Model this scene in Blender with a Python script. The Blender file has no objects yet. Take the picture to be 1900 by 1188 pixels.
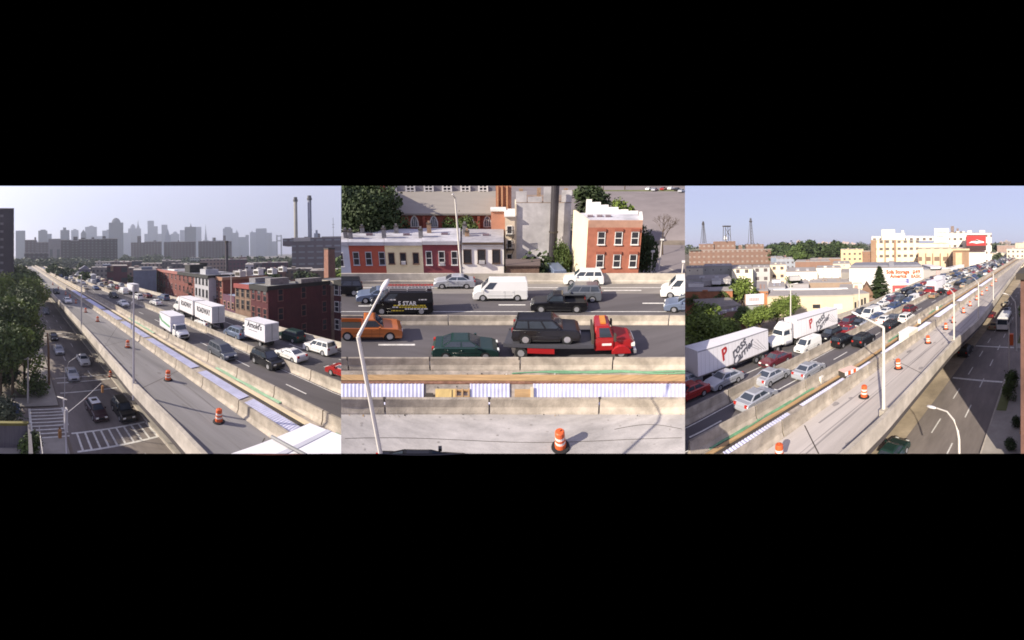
import bpy, bmesh, math, random
from mathutils import Matrix, Vector
from math import radians, sin, cos, tan, atan2, pi, sqrt, hypot
# The photograph is a triptych: three views (looking west, across, and east) over one elevated highway,
# shown side by side.  One cylindrical panoramic camera on the roof sees three blocks of the place; each
# block ends where its view ends, and outside the blocks there is nothing.
S = bpy.context.scene
COL = S.collection
random.seed(11)
F = 610.0; CX = 950.0; YH = 462.0; ZC = 20.0          # panorama scale (px per radian), centre, eye level, eye height
# ---------------------------------------------------------------- camera
cd = bpy.data.cameras.new('camera'); cam = bpy.data.objects.new('camera', cd); COL.objects.link(cam)
cam.location = (0, 0, ZC); cam.rotation_euler = (radians(90), 0, 0)
cd.type = 'PANO'; cd.panorama_type = 'CENTRAL_CYLINDRICAL'
cd.central_cylindrical_range_u_min = -CX/F; cd.central_cylindrical_range_u_max = CX/F
cd.central_cylindrical_range_v_min = -(1188-YH)/F; cd.central_cylindrical_range_v_max = YH/F
cd.clip_start = 0.5; cd.clip_end = 20000
S.camera = cam
# ---------------------------------------------------------------- sun, sky, exposure
SUN_EL = 25.0
hx, hy = cos(radians(28.5)), sin(radians(28.5))        # where shadows point, on the ground
e = radians(SUN_EL)
sl = bpy.data.lights.new('sun', 'SUN'); sl.energy = 4.9; sl.angle = radians(0.6); sl.color = (1.0, 0.90, 0.76)
so = bpy.data.objects.new('sun', sl); COL.objects.link(so)
so.rotation_euler = Vector((hx*cos(e), hy*cos(e), -sin(e))).to_track_quat('-Z', 'Y').to_euler()
w = bpy.data.worlds.new('World'); S.world = w; w.use_nodes = True
nt = w.node_tree; N = nt.nodes; Lk = nt.links; N.clear()
def wn(t, **k):
    n = N.new(t)
    for a, b in k.items(): setattr(n, a, b)
    return n
def wm(op, a, b=None, c=None):
    n = wn('ShaderNodeMath', operation=op)
    for i, v in enumerate((a, b, c)):
        if v is None: continue
        if isinstance(v, (int, float)): n.inputs[i].default_value = v
        else: Lk.new(v, n.inputs[i])
    return n.outputs[0]
sky = wn('ShaderNodeTexSky'); sky.sky_type = 'NISHITA'; sky.sun_disc = False
sky.sun_elevation = e; sky.sun_rotation = atan2(-hx, -hy); sky.dust_density = 1.2; sky.air_density = 1.0; sky.ozone_density = 4.0
tc = wn('ShaderNodeTexCoord'); sp = wn('ShaderNodeSeparateXYZ'); Lk.new(tc.outputs['Generated'], sp.inputs[0])
X_, Y_, Z_ = sp.outputs
az = wm('ARCTAN2', X_, Y_)
hr = wm('SQRT', wm('ADD', wm('MULTIPLY', X_, X_), wm('MULTIPLY', Y_, Y_)))
te = wm('DIVIDE', Z_, wm('MAXIMUM', hr, 1e-4))
aab = wm('ABSOLUTE', az)
# the open sky: overhead and behind the roof everywhere; in the two side views down to the horizon
over = wm('GREATER_THAN', te, 0.79)
back = wm('GREATER_THAN', aab, 1.60)
band = wm('MULTIPLY', wm('LESS_THAN', te, (YH-345)/F), wm('GREATER_THAN', te, -0.03))
side = wm('MAXIMUM', wm('LESS_THAN', az, (633-CX)/F), wm('GREATER_THAN', az, (1271-CX)/F))
mask = wm('MINIMUM', wm('ADD', wm('ADD', over, back), wm('MULTIPLY', band, side)), 1.0)
bg = wn('ShaderNodeBackground'); outw = wn('ShaderNodeOutputWorld')
veil = wn('ShaderNodeMix'); veil.data_type = 'RGBA'; veil.inputs[0].default_value = 0.55        # summer haze veil over the clear sky
Lk.new(sky.outputs[0], veil.inputs[6]); veil.inputs[7].default_value = (7.2, 6.9, 10.2, 1)
Lk.new(veil.outputs[2], bg.inputs[0]); Lk.new(wm('MULTIPLY', mask, 0.078), bg.inputs[1]); Lk.new(bg.outputs[0], outw.inputs[0])
S.view_settings.view_transform = 'Standard'; S.view_settings.look = 'None'; S.view_settings.exposure = 0.66; S.view_settings.gamma = 1.0
S.cycles.filter_width = 1.75
HAZE_D = 0.00021
# ---------------------------------------------------------------- frames
A = radians(3.55); G = radians(1.13)
R = Matrix(((cos(A)*cos(G), sin(A), -sin(G)*cos(A)), (-sin(A)*cos(G), cos(A), sin(G)*sin(A)), (sin(G), 0, cos(G)))).to_4x4()
Ri = R.transposed()
def FH(s, a, z): return R @ Vector((s, a, z-ZC)) + Vector((0, 0, ZC))       # s along the highway, a across it, z up
def MH(s, a, z, yaw=0.0): return Matrix.Translation(FH(s, a, z)) @ R @ Matrix.Rotation(yaw, 4, 'Z')
def ray(x, y):
    p = (x-CX)/F
    return Vector((sin(p), cos(p), (YH-y)/F))
def at(x, y, z):
    d = Ri @ ray(x, y); t = (z-ZC)/d.z
    return d.x*t, d.y*t
def atr(x, r):                                          # s, a at bearing x and range r
    p = (x-CX)/F; d = Ri @ Vector((r*sin(p), r*cos(p), 0)); return d.x, d.y
K = 0.236; HD = 14.0; KC = sqrt(1+K*K)                  # the middle block lies on a slope that faces the roof
NC = Vector((0, -K, 1))/KC
def FC(px, r, H=0.0):
    p = (px-CX)/F
    g = Vector((r*sin(p), r*cos(p), K*r-HD))
    if r <= 90: return g+NC*H+Vector((0, 0, ZC))
    k = (90+(r-90)*.22)/r                               # beyond the street the lot rises more steeply
    return (g-NC*6)*k+NC*(H+6)+Vector((0, 0, ZC))
def MC(px, r, H=0.0, yaw=0.0):
    p = (px-CX)/F; t = Vector((cos(p), -sin(p), 0)); f = Vector((sin(p), cos(p), K)).normalized(); n = t.cross(f)
    m = Matrix((t, f, n)).transposed().to_4x4()
    return Matrix.Translation(FC(px, r, H)) @ m @ Matrix.Rotation(yaw, 4, 'Z')
def rC(y, H=0.0, px=950):
    m = (YH-y)/F; return (HD-H/KC*(1+m*K*cos((px-CX)/F)))/(K-m)
def HC(y, r, px=950):
    m = (YH-y)/F; return KC*(HD-(K-m)*r)/(1+m*K*cos((px-CX)/F))
def mC(r): return F/r                                   # px per metre
# ---------------------------------------------------------------- materials
MATS = {}
def mat(name, c=(.5,.5,.5), rough=.8, var=.12, scale=.6, metal=0.0, bump=0.0, spec=.4, stretch=None, spots=0.0, coat=0.0, alpha=None):
    if name in MATS: return MATS[name]
    m = bpy.data.materials.new(name); m.use_nodes = True; n = m.node_tree.nodes; l = m.node_tree.links
    b = n['Principled BSDF']; b.inputs['Roughness'].default_value = rough; b.inputs['Metallic'].default_value = metal
    b.inputs['Specular IOR Level'].default_value = spec; b.inputs['Coat Weight'].default_value = coat; b.inputs['Coat Roughness'].default_value = .05
    t = n.new('ShaderNodeTexCoord'); mp = n.new('ShaderNodeMapping'); l.new(t.outputs['Object'], mp.inputs[0])
    if stretch: mp.inputs['Scale'].default_value = stretch
    z = n.new('ShaderNodeTexNoise'); z.inputs['Scale'].default_value = scale; z.inputs['Detail'].default_value = 8; z.inputs['Roughness'].default_value = .65
    l.new(mp.outputs[0], z.inputs['Vector'])
    r = n.new('ShaderNodeValToRGB'); r.color_ramp.elements[0].position = .33; r.color_ramp.elements[1].position = .67
    r.color_ramp.elements[0].color = [max(0, x*(1-var)) for x in c]+[1]; r.color_ramp.elements[1].color = [min(1, x*(1+var)) for x in c]+[1]
    l.new(z.outputs[0], r.inputs[0]); last = r.outputs[0]
    if spots:
        z2 = n.new('ShaderNodeTexNoise'); z2.inputs['Scale'].default_value = scale*.22; z2.inputs['Detail'].default_value = 6
        l.new(mp.outputs[0], z2.inputs['Vector'])
        r2 = n.new('ShaderNodeValToRGB'); r2.color_ramp.elements[0].position = .38; r2.color_ramp.elements[1].position = .56
        v = 1-spots; r2.color_ramp.elements[0].color = (v, v, v, 1); r2.color_ramp.elements[1].color = (1, 1, 1, 1)
        l.new(z2.outputs[0], r2.inputs[0])
        mx = n.new('ShaderNodeMix'); mx.data_type = 'RGBA'; mx.blend_type = 'MULTIPLY'; mx.inputs[0].default_value = 1
        l.new(last, mx.inputs[6]); l.new(r2.outputs[0], mx.inputs[7]); last = mx.outputs[2]
    l.new(last, b.inputs['Base Color'])
    if bump:
        z3 = n.new('ShaderNodeTexNoise'); z3.inputs['Scale'].default_value = scale*9; l.new(mp.outputs[0], z3.inputs['Vector'])
        bp = n.new('ShaderNodeBump'); bp.inputs['Strength'].default_value = bump; bp.inputs['Distance'].default_value = .05
        l.new(z3.outputs[0], bp.inputs['Height']); l.new(bp.outputs[0], b.inputs['Normal'])
    MATS[name] = m; return m
def gridmat(name, wall, glass, roof, px=3.2, pz=3.4, fx=.42, fz=.45, ox=.3, oz=.35, var=.12):
    """A far facade: rows of small openings in a plain wall, flat roof of another colour."""
    if name in MATS: return MATS[name]
    m = bpy.data.materials.new(name); m.use_nodes = True; n = m.node_tree.nodes; l = m.node_tree.links
    b = n['Principled BSDF']; b.inputs['Roughness'].default_value = .85
    t = n.new('ShaderNodeTexCoord'); s = n.new('ShaderNodeSeparateXYZ'); l.new(t.outputs['Object'], s.inputs[0])
    sn = n.new('ShaderNodeSeparateXYZ'); l.new(t.outputs['Normal'], sn.inputs[0])
    def mt(op, a, c=None, d=None):
        k = n.new('ShaderNodeMath'); k.operation = op
        for i, v in enumerate((a, c, d)):
            if v is None: continue
            if isinstance(v, (int, float)): k.inputs[i].default_value = v
            else: l.new(v, k.inputs[i])
        return k.outputs[0]
    sel = mt('GREATER_THAN', mt('ABSOLUTE', sn.outputs[0]), .5)
    h = mt('ADD', mt('MULTIPLY', s.outputs[1], sel), mt('MULTIPLY', s.outputs[0], mt('SUBTRACT', 1.0, sel)))
    def inb(v, p, o, f):
        q = mt('FRACT', mt('DIVIDE', v, p)); return mt('MULTIPLY', mt('GREATER_THAN', q, o), mt('LESS_THAN', q, o+f))
    win = mt('MULTIPLY', inb(h, px, ox, fx), inb(s.outputs[2], pz, oz, fz))
    up = mt('GREATER_THAN', sn.outputs[2], .5)
    win = mt('MULTIPLY', win, mt('SUBTRACT', 1.0, up))
    z = n.new('ShaderNodeTexNoise'); z.inputs['Scale'].default_value = .25; z.inputs['Detail'].default_value = 7; l.new(t.outputs['Object'], z.inputs[0])
    r = n.new('ShaderNodeValToRGB'); r.color_ramp.elements[0].position = .3; r.color_ramp.elements[1].position = .7
    r.color_ramp.elements[0].color = [x*(1-var) for x in wall]+[1]; r.color_ramp.elements[1].color = [x*(1+var) for x in wall]+[1]; l.new(z.outputs[0], r.inputs[0])
    def mix(f, a, c):
        k = n.new('ShaderNodeMix'); k.data_type = 'RGBA'; l.new(f, k.inputs[0])
        for i, v in ((6, a), (7, c)):
            if isinstance(v, tuple): k.inputs[i].default_value = (*v, 1)
            else: l.new(v, k.inputs[i])
        return k.outputs[2]
    c = mix(up, mix(win, r.outputs[0], glass), roof); l.new(c, b.inputs['Base Color'])
    MATS[name] = m; return m
# ---------------------------------------------------------------- mesh builder
class MB:
    def __init__(s): s.v = []; s.f = []; s.mi = []; s.mats = []
    def m(s, mt):
        if mt not in s.mats: s.mats.append(mt)
        return s.mats.index(mt)
    def poly(s, pts, mt=None, fs=None):
        k = len(s.v); s.v += [Vector(p) for p in pts]
        fs = fs or [tuple(range(len(pts)))]
        i = s.m(mt) if mt else 0
        for f in fs: s.f.append(tuple(k+q for q in f)); s.mi.append(i)
        return s
    def box(s, x0, x1, y0, y1, z0, z1, mt=None, tx=0, ty=0):
        return s.poly([(x0,y0,z0),(x1,y0,z0),(x1,y1,z0),(x0,y1,z0),(x0+tx,y0+ty,z1),(x1-tx,y0+ty,z1),(x1-tx,y1-ty,z1),(x0+tx,y1-ty,z1)], mt,
                      [(0,3,2,1),(4,5,6,7),(0,1,5,4),(1,2,6,5),(2,3,7,6),(3,0,4,7)])
    def ring(s, rings, mt=None, cap=True, closed=False):
        n = len(rings[0]); k = len(s.v); i = s.m(mt) if mt else 0
        for r in rings: s.v += [Vector(p) for p in r]
        for a in range(len(rings)-1):
            for b in range(n):
                c = (b+1) % n
                s.f.append((k+a*n+b, k+a*n+c, k+(a+1)*n+c, k+(a+1)*n+b)); s.mi.append(i)
        if cap:
            s.f.append(tuple(k+q for q in reversed(range(n)))); s.mi.append(i)
            s.f.append(tuple(k+(len(rings)-1)*n+q for q in range(n))); s.mi.append(i)
        return s
    def tube(s, pts, r, mt=None, n=6):
        pts = [Vector(p) for p in pts]; rs = r if isinstance(r, (list, tuple)) else [r]*len(pts); rings = []
        for i, p in enumerate(pts):
            d = (pts[min(i+1, len(pts)-1)]-pts[max(i-1, 0)]).normalized()
            u = d.cross(Vector((0, 0, 1)) if abs(d.z) < .9 else Vector((1, 0, 0))).normalized(); v = d.cross(u)
            rings.append([p+(u*cos(2*pi*q/n)+v*sin(2*pi*q/n))*rs[i] for q in range(n)])
        return s.ring(rings, mt)
    def lathe(s, prof, mt=None, n=12, c=(0, 0, 0)):
        return s.ring([[(c[0]+r*cos(2*pi*q/n), c[1]+r*sin(2*pi*q/n), c[2]+z) for q in range(n)] for r, z in prof], mt)
    def cyl(s, a, b, r, mt=None, n=12): return s.tube([a, b], r, mt, n)
    def grid(s, xs, ys, fn, mt=None):
        k = len(s.v); i = s.m(mt) if mt else 0
        xs = list(xs); ys = list(ys)
        for x in xs:
            for y in ys: s.v.append(Vector(fn(x, y)))
        m = len(ys)
        for a in range(len(xs)-1):
            for b in range(m-1): s.f.append((k+a*m+b, k+(a+1)*m+b, k+(a+1)*m+b+1, k+a*m+b+1)); s.mi.append(i)
        return s
    def sweep(s, ts, prof, fn, mt=None):
        """closed section prof(list of (u,v)) carried along ts; fn(t,u,v)->point"""
        return s.ring([[fn(t, u, v) for u, v in prof] for t in ts], mt)
    def map(s, fn): s.v = [Vector(fn(*p)) for p in s.v]; return s
    def xf(s, M): s.v = [M @ p for p in s.v]; return s
    def mesh(s, name, mt=None, smooth=False, bevel=0):
        me = bpy.data.meshes.new(name); me.from_pydata([tuple(p) for p in s.v], [], s.f)
        for q in (s.mats or [mt]): me.materials.append(q)
        if s.mats: me.polygons.foreach_set('material_index', s.mi)
        if smooth: me.polygons.foreach_set('use_smooth', [True]*len(s.f))
        me.update()
        if bevel:
            bm = bmesh.new(); bm.from_mesh(me); es = [e_ for e_ in bm.edges if len(e_.link_faces) == 2 and e_.calc_face_angle(0) > .5 and e_.calc_length() > .12]
            bmesh.ops.bevel(bm, geom=es, offset=bevel, segments=2, affect='EDGES', clamp_overlap=True); bm.to_mesh(me); bm.free()
            for p_ in me.polygons: p_.use_smooth = p_.area < .06 or smooth
        return me
PANEL = 'left'; REG = []
def link(o, parent=None, M=None):
    COL.objects.link(o); REG.append((o, PANEL))
    if parent: o.parent = parent
    if M is not None: o.matrix_world = M
    return o
def tag(o, label=None, cat=None, group=None, kind=None):
    if label: o['label'] = label
    if cat: o['category'] = cat
    if group: o['group'] = group
    if kind: o['kind'] = kind
    return o
class Proto:
    def __init__(s): s.p = []
    def add(s, name, mb, mt=None, parent=None, smooth=False, label=None, bevel=0):
        s.p.append((name, mb.mesh(name, mt, smooth, bevel), parent, label)); return len(s.p)-1
    def place(s, name, M, label, cat, group=None, scale=1.0):
        if scale != 1.0: M = M @ Matrix.Scale(scale, 4)
        if len(s.p) == 1:
            o = bpy.data.objects.new(name, s.p[0][1]); link(o); o.matrix_world = M; return tag(o, label, cat, group)
        root = bpy.data.objects.new(name, None); root.empty_display_size = .3; link(root); root.matrix_world = M
        tag(root, label, cat, group); made = []
        for nm, me, par, lb in s.p:
            o = bpy.data.objects.new(nm, me); link(o, made[par] if par is not None else root); made.append(o)
            if lb: o['label'] = lb
        return root
def single(name, mb, mt, label, cat, group=None, M=None, smooth=False):
    """one-mesh thing; verts are local when M is given, else world"""
    if M is None:
        c = sum(mb.v, Vector())/len(mb.v); zl = min(p.z for p in mb.v); M = Matrix.Translation((c.x, c.y, zl)); mb.xf(M.inverted())
    o = bpy.data.objects.new(name, mb.mesh(name, mt, smooth)); link(o); o.matrix_world = M
    return tag(o, label, cat, group)
def struct(name, mb, mt, kind='structure'):
    o = bpy.data.objects.new(name, mb.mesh(name, mt)); link(o); o['kind'] = kind; return o
def leaf(name, mb, mt, parent, label=None, smooth=False, world=True):
    if world: mb.xf(parent.matrix_world.inverted())
    o = bpy.data.objects.new(name, mb.mesh(name, mt, smooth)); link(o, parent)
    if label: o['label'] = label
    return o
def empty(name, M, label, cat, group=None):
    o = bpy.data.objects.new(name, None); o.empty_display_size = .3; link(o); o.matrix_world = M; bpy.context.view_layer.update()
    return tag(o, label, cat, group)
def textmb(body, size, shear=0.0, bold=0.0, align='CENTER'):
    cu = bpy.data.curves.new('text', 'FONT'); cu.body = body; cu.size = size; cu.shear = shear; cu.offset = bold*size
    cu.align_x = align; cu.align_y = 'CENTER'; cu.resolution_u = 2; cu.extrude = .012
    o = bpy.data.objects.new('text', cu); COL.objects.link(o); dg = bpy.context.evaluated_depsgraph_get()
    me = bpy.data.meshes.new_from_object(o.evaluated_get(dg)); mb = MB()
    mb.v = [v.co.copy() for v in me.vertices]; mb.f = [tuple(p.vertices) for p in me.polygons]; mb.mi = [0]*len(mb.f)
    bpy.data.objects.remove(o); return mb
ORD = 'first second third fourth fifth sixth seventh eighth ninth tenth eleventh twelfth thirteenth fourteenth fifteenth sixteenth seventeenth eighteenth nineteenth twentieth'.split()
ORD += ['twenty-'+o for o in ORD[:9]] + ['thirtieth'] + ['thirty-'+o for o in ORD[:9]] + ['fortieth'] + ['forty-'+o for o in ORD[:9]]
# common materials
asph = mat('asphalt_street', (.21,.18,.16), .9, .16, .9, spots=.25, stretch=(.25,1,1))
hwya = mat('asphalt_highway', (.105,.095,.098), .88, .14, .8, spots=.2, stretch=(.06,1,1))
deckm = mat('concrete_deck', (.46,.415,.375), .9, .13, .9, bump=.3, spots=.30, stretch=(.06,.9,1))
conc = mat('concrete_barrier', (.42,.365,.295), .9, .24, 1.4, bump=.4, spots=.32)
conc2 = mat('concrete_parapet', (.47,.42,.35), .88, .18, 1.0, bump=.2, spots=.26)
slabm = mat('dark_slab_edge', (.07,.06,.055), .9)
paint = mat('road_paint', (.62,.60,.55), .7, .22, 3)
earth = mat('dusty_ground', (.17,.14,.11), .95, .25, .15, spots=.3)
walk = mat('pavement_concrete', (.34,.31,.27), .9, .12, .7, spots=.2)
glass = mat('dark_glass', (.035,.045,.06), .08, .2, .5, spec=.8)
rubber = mat('rubber', (.018,.018,.018), .8)
chrome = mat('rim_metal', (.5,.5,.52), .35, .1, metal=.6)
white = mat('white_paint', (.78,.77,.74), .5, .06, .6)
lampm = mat('headlight_glass', (.75,.75,.7), .15)
redl = mat('tail_light', (.45,.03,.02), .25)
galv = mat('galvanised_pole', (.48,.46,.45), .5, .1, metal=.2)
palepole = mat('pale_pole', (.62,.58,.52), .5, .08)
wood = mat('timber', (.42,.27,.13), .85, .25, 2, stretch=(.3,3,3))
brown = mat('dark_trim', (.06,.05,.04), .8)
# ---------------------------------------------------------------- vehicles
CARC = dict(white=(.76,.75,.72), silver=(.42,.43,.46), grey=(.13,.14,.16), black=(.006,.006,.008), blue=(.04,.07,.16), red=(.30,.02,.018),
            maroon=(.11,.015,.022), green=(.012,.035,.03), beige=(.42,.36,.26), orange=(.55,.16,.03), charcoal=(.012,.013,.016), wine=(.035,.012,.018), tan=(.3,.22,.13), lightblue=(.17,.21,.30), rust=(.42,.12,.025))
def car_paint(c): return mat('car_paint_'+c, CARC[c], .32, .05, .4, metal=.25 if c in ('silver','grey','lightblue') else 0, spec=.5, coat=.25 if c in ('black','charcoal','green') else .5)
def bil(q, u, v):
    a, b, c, d = [Vector(p) for p in q]; return (a*(1-u)+b*u)*(1-v)+(d*(1-u)+c*u)*v
def pane(mb, q, u0, u1, v0, v1, off=.015, mt=None):
    p = [bil(q, u0, v0), bil(q, u1, v0), bil(q, u1, v1), bil(q, u0, v1)]; n = (p[1]-p[0]).cross(p[3]-p[0]).normalized()
    mb.ring([[x-n*.02 for x in p], [x+n*off for x in p]], mt)
SPEC = {
 'sedan': dict(L=4.7, w=.9, top=[(-2.35,.42),(-2.33,.78),(-2.15,.97),(-1.6,1.0),(1.0,.98),(1.9,.86),(2.27,.70),(2.35,.48)], cab=(-1.75,1.05,-.98,.28,.97,1.43,.80,.62), ax=1.38, R=.33, sw=((.05,.50),(.55,.95))),
 'coupe': dict(L=4.6, w=.9, top=[(-2.3,.42),(-2.28,.80),(-2.1,.93),(-1.5,.96),(.85,.94),(1.9,.80),(2.22,.66),(2.3,.45)], cab=(-1.7,.95,-.75,.12,.93,1.33,.80,.58), ax=1.36, R=.33, sw=((.08,.92),)),
 'suv': dict(L=4.7, w=.93, top=[(-2.35,.45),(-2.34,1.0),(-2.28,1.10),(1.05,1.10),(2.05,1.03),(2.3,.88),(2.35,.5)], cab=(-2.27,1.15,-2.02,.45,1.08,1.75,.84,.68), ax=1.42, R=.38, sw=((.04,.30),(.34,.64),(.68,.95))),
 'minivan': dict(L=4.9, w=.95, top=[(-2.45,.4),(-2.44,.95),(-2.38,1.02),(1.3,1.03),(2.05,.90),(2.38,.70),(2.45,.42)], cab=(-2.37,1.65,-2.12,.62,1.0,1.72,.86,.70), ax=1.52, R=.34, sw=((.04,.28),(.32,.62),(.66,.93))),
 'wagon': dict(L=4.7, w=.88, top=[(-2.35,.4),(-2.34,.9),(-2.26,.98),(1.0,.97),(1.95,.85),(2.28,.68),(2.35,.45)], cab=(-2.22,1.05,-1.75,.3,.95,1.45,.80,.64), ax=1.4, R=.33, sw=((.04,.30),(.34,.62),(.66,.95))),
 'pickup': dict(L=5.3, w=.95, top=[(-2.65,.5),(-2.64,.72),(-.55,.72),(-.55,1.08),(1.15,1.08),(2.3,1.0),(2.6,.85),(2.65,.5)], cab=(-.52,1.2,-.38,.5,1.06,1.72,.84,.68), ax=1.65, R=.39, sw=((.06,.94),), bed=(-2.62,-.55)),
 'van': dict(L=5.6, w=1.0, top=[(-2.8,.45),(-2.79,1.2),(1.55,1.2),(2.35,1.08),(2.72,.88),(2.8,.5)], cab=(-2.79,2.0,-2.72,1.15,1.18,2.12,.98,.82), ax=1.75, R=.37, sw=((.76,.94),), norear=True),
}
PCACHE = {}
def car_proto(kind, color, lod=0):
    key = (kind, color, lod)
    if key in PCACHE: return PCACHE[key]
    sp = SPEC[kind]; P = Proto(); pm = car_paint(color); L = sp['L']; w = sp['w']; ax = sp['ax']; Rw = sp['R']
    prof = list(sp['top']); z0 = .24
    low = []
    for cx in (ax, -ax):
        k = 7 if lod == 0 else 4
        low += [(cx+(Rw+.07)*cos(pi*q/k), z0+(Rw+.12)*sin(pi*q/k)) for q in range(k+1)]
    prof = prof + [(L/2-.04, z0)] + low + [(-L/2+.04, z0)]
    def off(p, d):                                       # pull the outline in a little
        x, z = p; return (x*(1-d/(L/2)), z-(d*.7 if z > .6 else 0))
    b = MB()
    rings = [[(x, -w, z) for x, z in [off(p, .05) for p in prof]], [(x, -w+.10, z) for x, z in prof], [(x, w-.10, z) for x, z in prof], [(x, w, z) for x, z in [off(p, .05) for p in prof]]]
    b.ring(rings, pm)
    xr, xf, tr, tf, zb, zt, wb, wt = sp['cab']
    B = [(xr,-wb,zb),(xf,-wb,zb),(xf,wb,zb),(xr,wb,zb)]; T = [(tr,-wt,zt-.05),(tf,-wt,zt-.05),(tf,wt,zt-.05),(tr,wt,zt-.05)]
    T2 = [(tr+.12,-wt+.1,zt),(tf-.12,-wt+.1,zt),(tf-.12,wt-.1,zt),(tr+.12,wt-.1,zt)]
    b.ring([B, T, T2], pm)
    b.box(-L/2+.3, L/2-.3, -w+.25, w-.25, .2, .6, rubber)
    if 'bed' in sp:
        x0, x1 = sp['bed']
        for y0, y1 in ((-w+.02, -w+.10), (w-.10, w-.02)): b.box(x0, x1, y0, y1, .70, 1.06, pm)
        b.box(x0, x0+.08, -w+.1, w-.1, .70, 1.06, pm); b.box(x0+.1, x1-.02, -w+.11, w-.11, .725, .76, rubber)
    for sy in (-1, 1):                                   # sills, rubbing strip, door gaps, handles
        y0, y1 = sorted((sy*(w-.004), sy*(w+.008)))
        b.box(-ax+Rw+.1, ax-Rw-.1, y0, y1, .25, .36, rubber); 
        if lod < 2:
            b.box(-ax+Rw+.1, ax-Rw-.1, y0, y1, .60, .64, rubber)
            for xx in ((xr+xf)/2-.1, xf-.35, (xr+xf)/2-1.05): b.box(xx-.012, xx+.012, y0, y1, .36, zb-.06, rubber)
            for xx in ((xr+xf)/2+.02, (xr+xf)/2-.92): b.box(xx, xx+.16, *sorted((sy*w, sy*(w+.03))), zb-.17, zb-.13, pm)
    body = P.add('body', b, bevel=.045 if lod == 0 else 0)
    g = MB(); pane(g, (B[1], B[2], T[2], T[1]), .06, .94, .10, .95); P.add('windshield', g, glass)
    if not sp.get('norear'):
        g = MB(); pane(g, (B[3], B[0], T[0], T[3]), .08, .92, .18, .92); P.add('rear_window', g, glass)
    sides = ((B[0], B[1], T[1], T[0]), (B[2], B[3], T[3], T[2]))
    for i, q in enumerate(sides):
        for u0, u1 in sp['sw']:
            if i: u0, u1 = 1-u1, 1-u0
            g = MB(); pane(g, q, u0, u1, .14, .88); P.add('side_window', g, glass)
            if lod: pass
    for sx in (-1, 1):
        for sy in (-1, 1):
            g = MB(); y1 = sy*(w+.005); g.cyl((sx*ax, y1-sy*.22, Rw), (sx*ax, y1, Rw), Rw, rubber, 14 if not lod else 8); k = P.add('wheel', g)
            if lod < 2: g = MB(); g.cyl((sx*ax, y1, Rw), (sx*ax, y1+sy*.012, Rw), Rw*.62, chrome, 10); P.add('rim', g, parent=k)
    if lod < 2:
        zf = min(.72, sp['top'][-2][1]-.06)
        for sy in (-1, 1):
            g = MB(); g.box(L/2-.16, L/2+.0, sy*w*.62-.17, sy*w*.62+.17, zf-.07, zf+.08, lampm); P.add('headlight', g)
            zr = .80 if kind in ('sedan', 'coupe', 'pickup') else .95
            g = MB(); g.box(-L/2-.01, -L/2+.14, sy*w*.72-.13, sy*w*.72+.13, zr-.12, zr+.12, redl); P.add('taillight', g)
        g = MB(); g.box(L/2-.1, L/2+.015, -.42, .42, .42, .62, rubber); P.add('grille', g)
        g = MB(); g.box(-L/2-.04, -L/2+.1, -w+.12, w-.12, .38, .52, pm); P.add('bumper', g)
        for sy in (-1, 1):
            g = MB(); g.box(xf-.42, xf-.25, min(sy*(w-.02), sy*(w+.16)), max(sy*(w-.02), sy*(w+.16)), zb+.02, zb+.17, pm); P.add('wing_mirror', g)
    PCACHE[key] = P; return P
KN = dict(sedan='sedan', coupe='coupe', suv='suv', minivan='minivan', wagon='estate car', pickup='pickup truck', van='cargo van')
def car(kind, color, M, label, group='vehicles on the elevated highway', lod=0):
    nm = {'suv': 'suv', 'pickup': 'pickup_truck', 'van': 'cargo_van', 'wagon': 'estate_car'}.get(kind, kind)
    return car_proto(kind, color, lod).place(nm, M, label, KN[kind], group)
def wheelset(P, xs, w, Rw=.5, wd=.3, rim=True):
    for x in xs:
        for sy in (-1, 1):
            g = MB(); y1 = sy*w; g.cyl((x, y1-sy*wd, Rw), (x, y1, Rw), Rw, rubber, 14); k = P.add('wheel', g)
            if rim: g = MB(); g.cyl((x, y1, Rw), (x, y1+sy*.02, Rw), Rw*.55, chrome, 10); P.add('rim', g, parent=k)
def cab_frustum(P, pm, x0, x1, xt0, xt1, zb, zm, zt, w, wt, hood=None, rear=False):
    b = MB(); b.box(x0, x1, -w, w, zb, zm, pm)
    B = [(x0,-w,zm),(x1,-w,zm),(x1,w,zm),(x0,w,zm)]; T = [(xt0,-wt,zt),(xt1,-wt,zt),(xt1,wt,zt),(xt0,wt,zt)]
    b.ring([B, T], pm)
    if hood:
        hx1, hz0, hz1, hw = hood; b.ring([[(x1-.02,-hw,zb),(x1-.02,hw,zb),(x1-.02,hw,zm-.05),(x1-.02,-hw,zm-.05)], [(hx1-.25,-hw*.95,zb),(hx1-.25,hw*.95,zb),(hx1-.3,hw*.9,hz1),(hx1-.3,-hw*.9,hz1)], [(hx1,-hw*.8,zb+.1),(hx1,hw*.8,zb+.1),(hx1,hw*.75,hz1-.2),(hx1,-hw*.75,hz1-.2)]], pm)
    P.add('cab', b, bevel=.08)
    g = MB(); pane(g, (B[1], B[2], T[2], T[1]), .06, .94, .1, .9); P.add('windshield', g, glass)
    for q, u in (((B[0], B[1], T[1], T[0]), (.25, .9)), ((B[2], B[3], T[3], T[2]), (.1, .75))):
        g = MB(); pane(g, q, u[0], u[1], .08, .85); P.add('side_window', g, glass)
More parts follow.
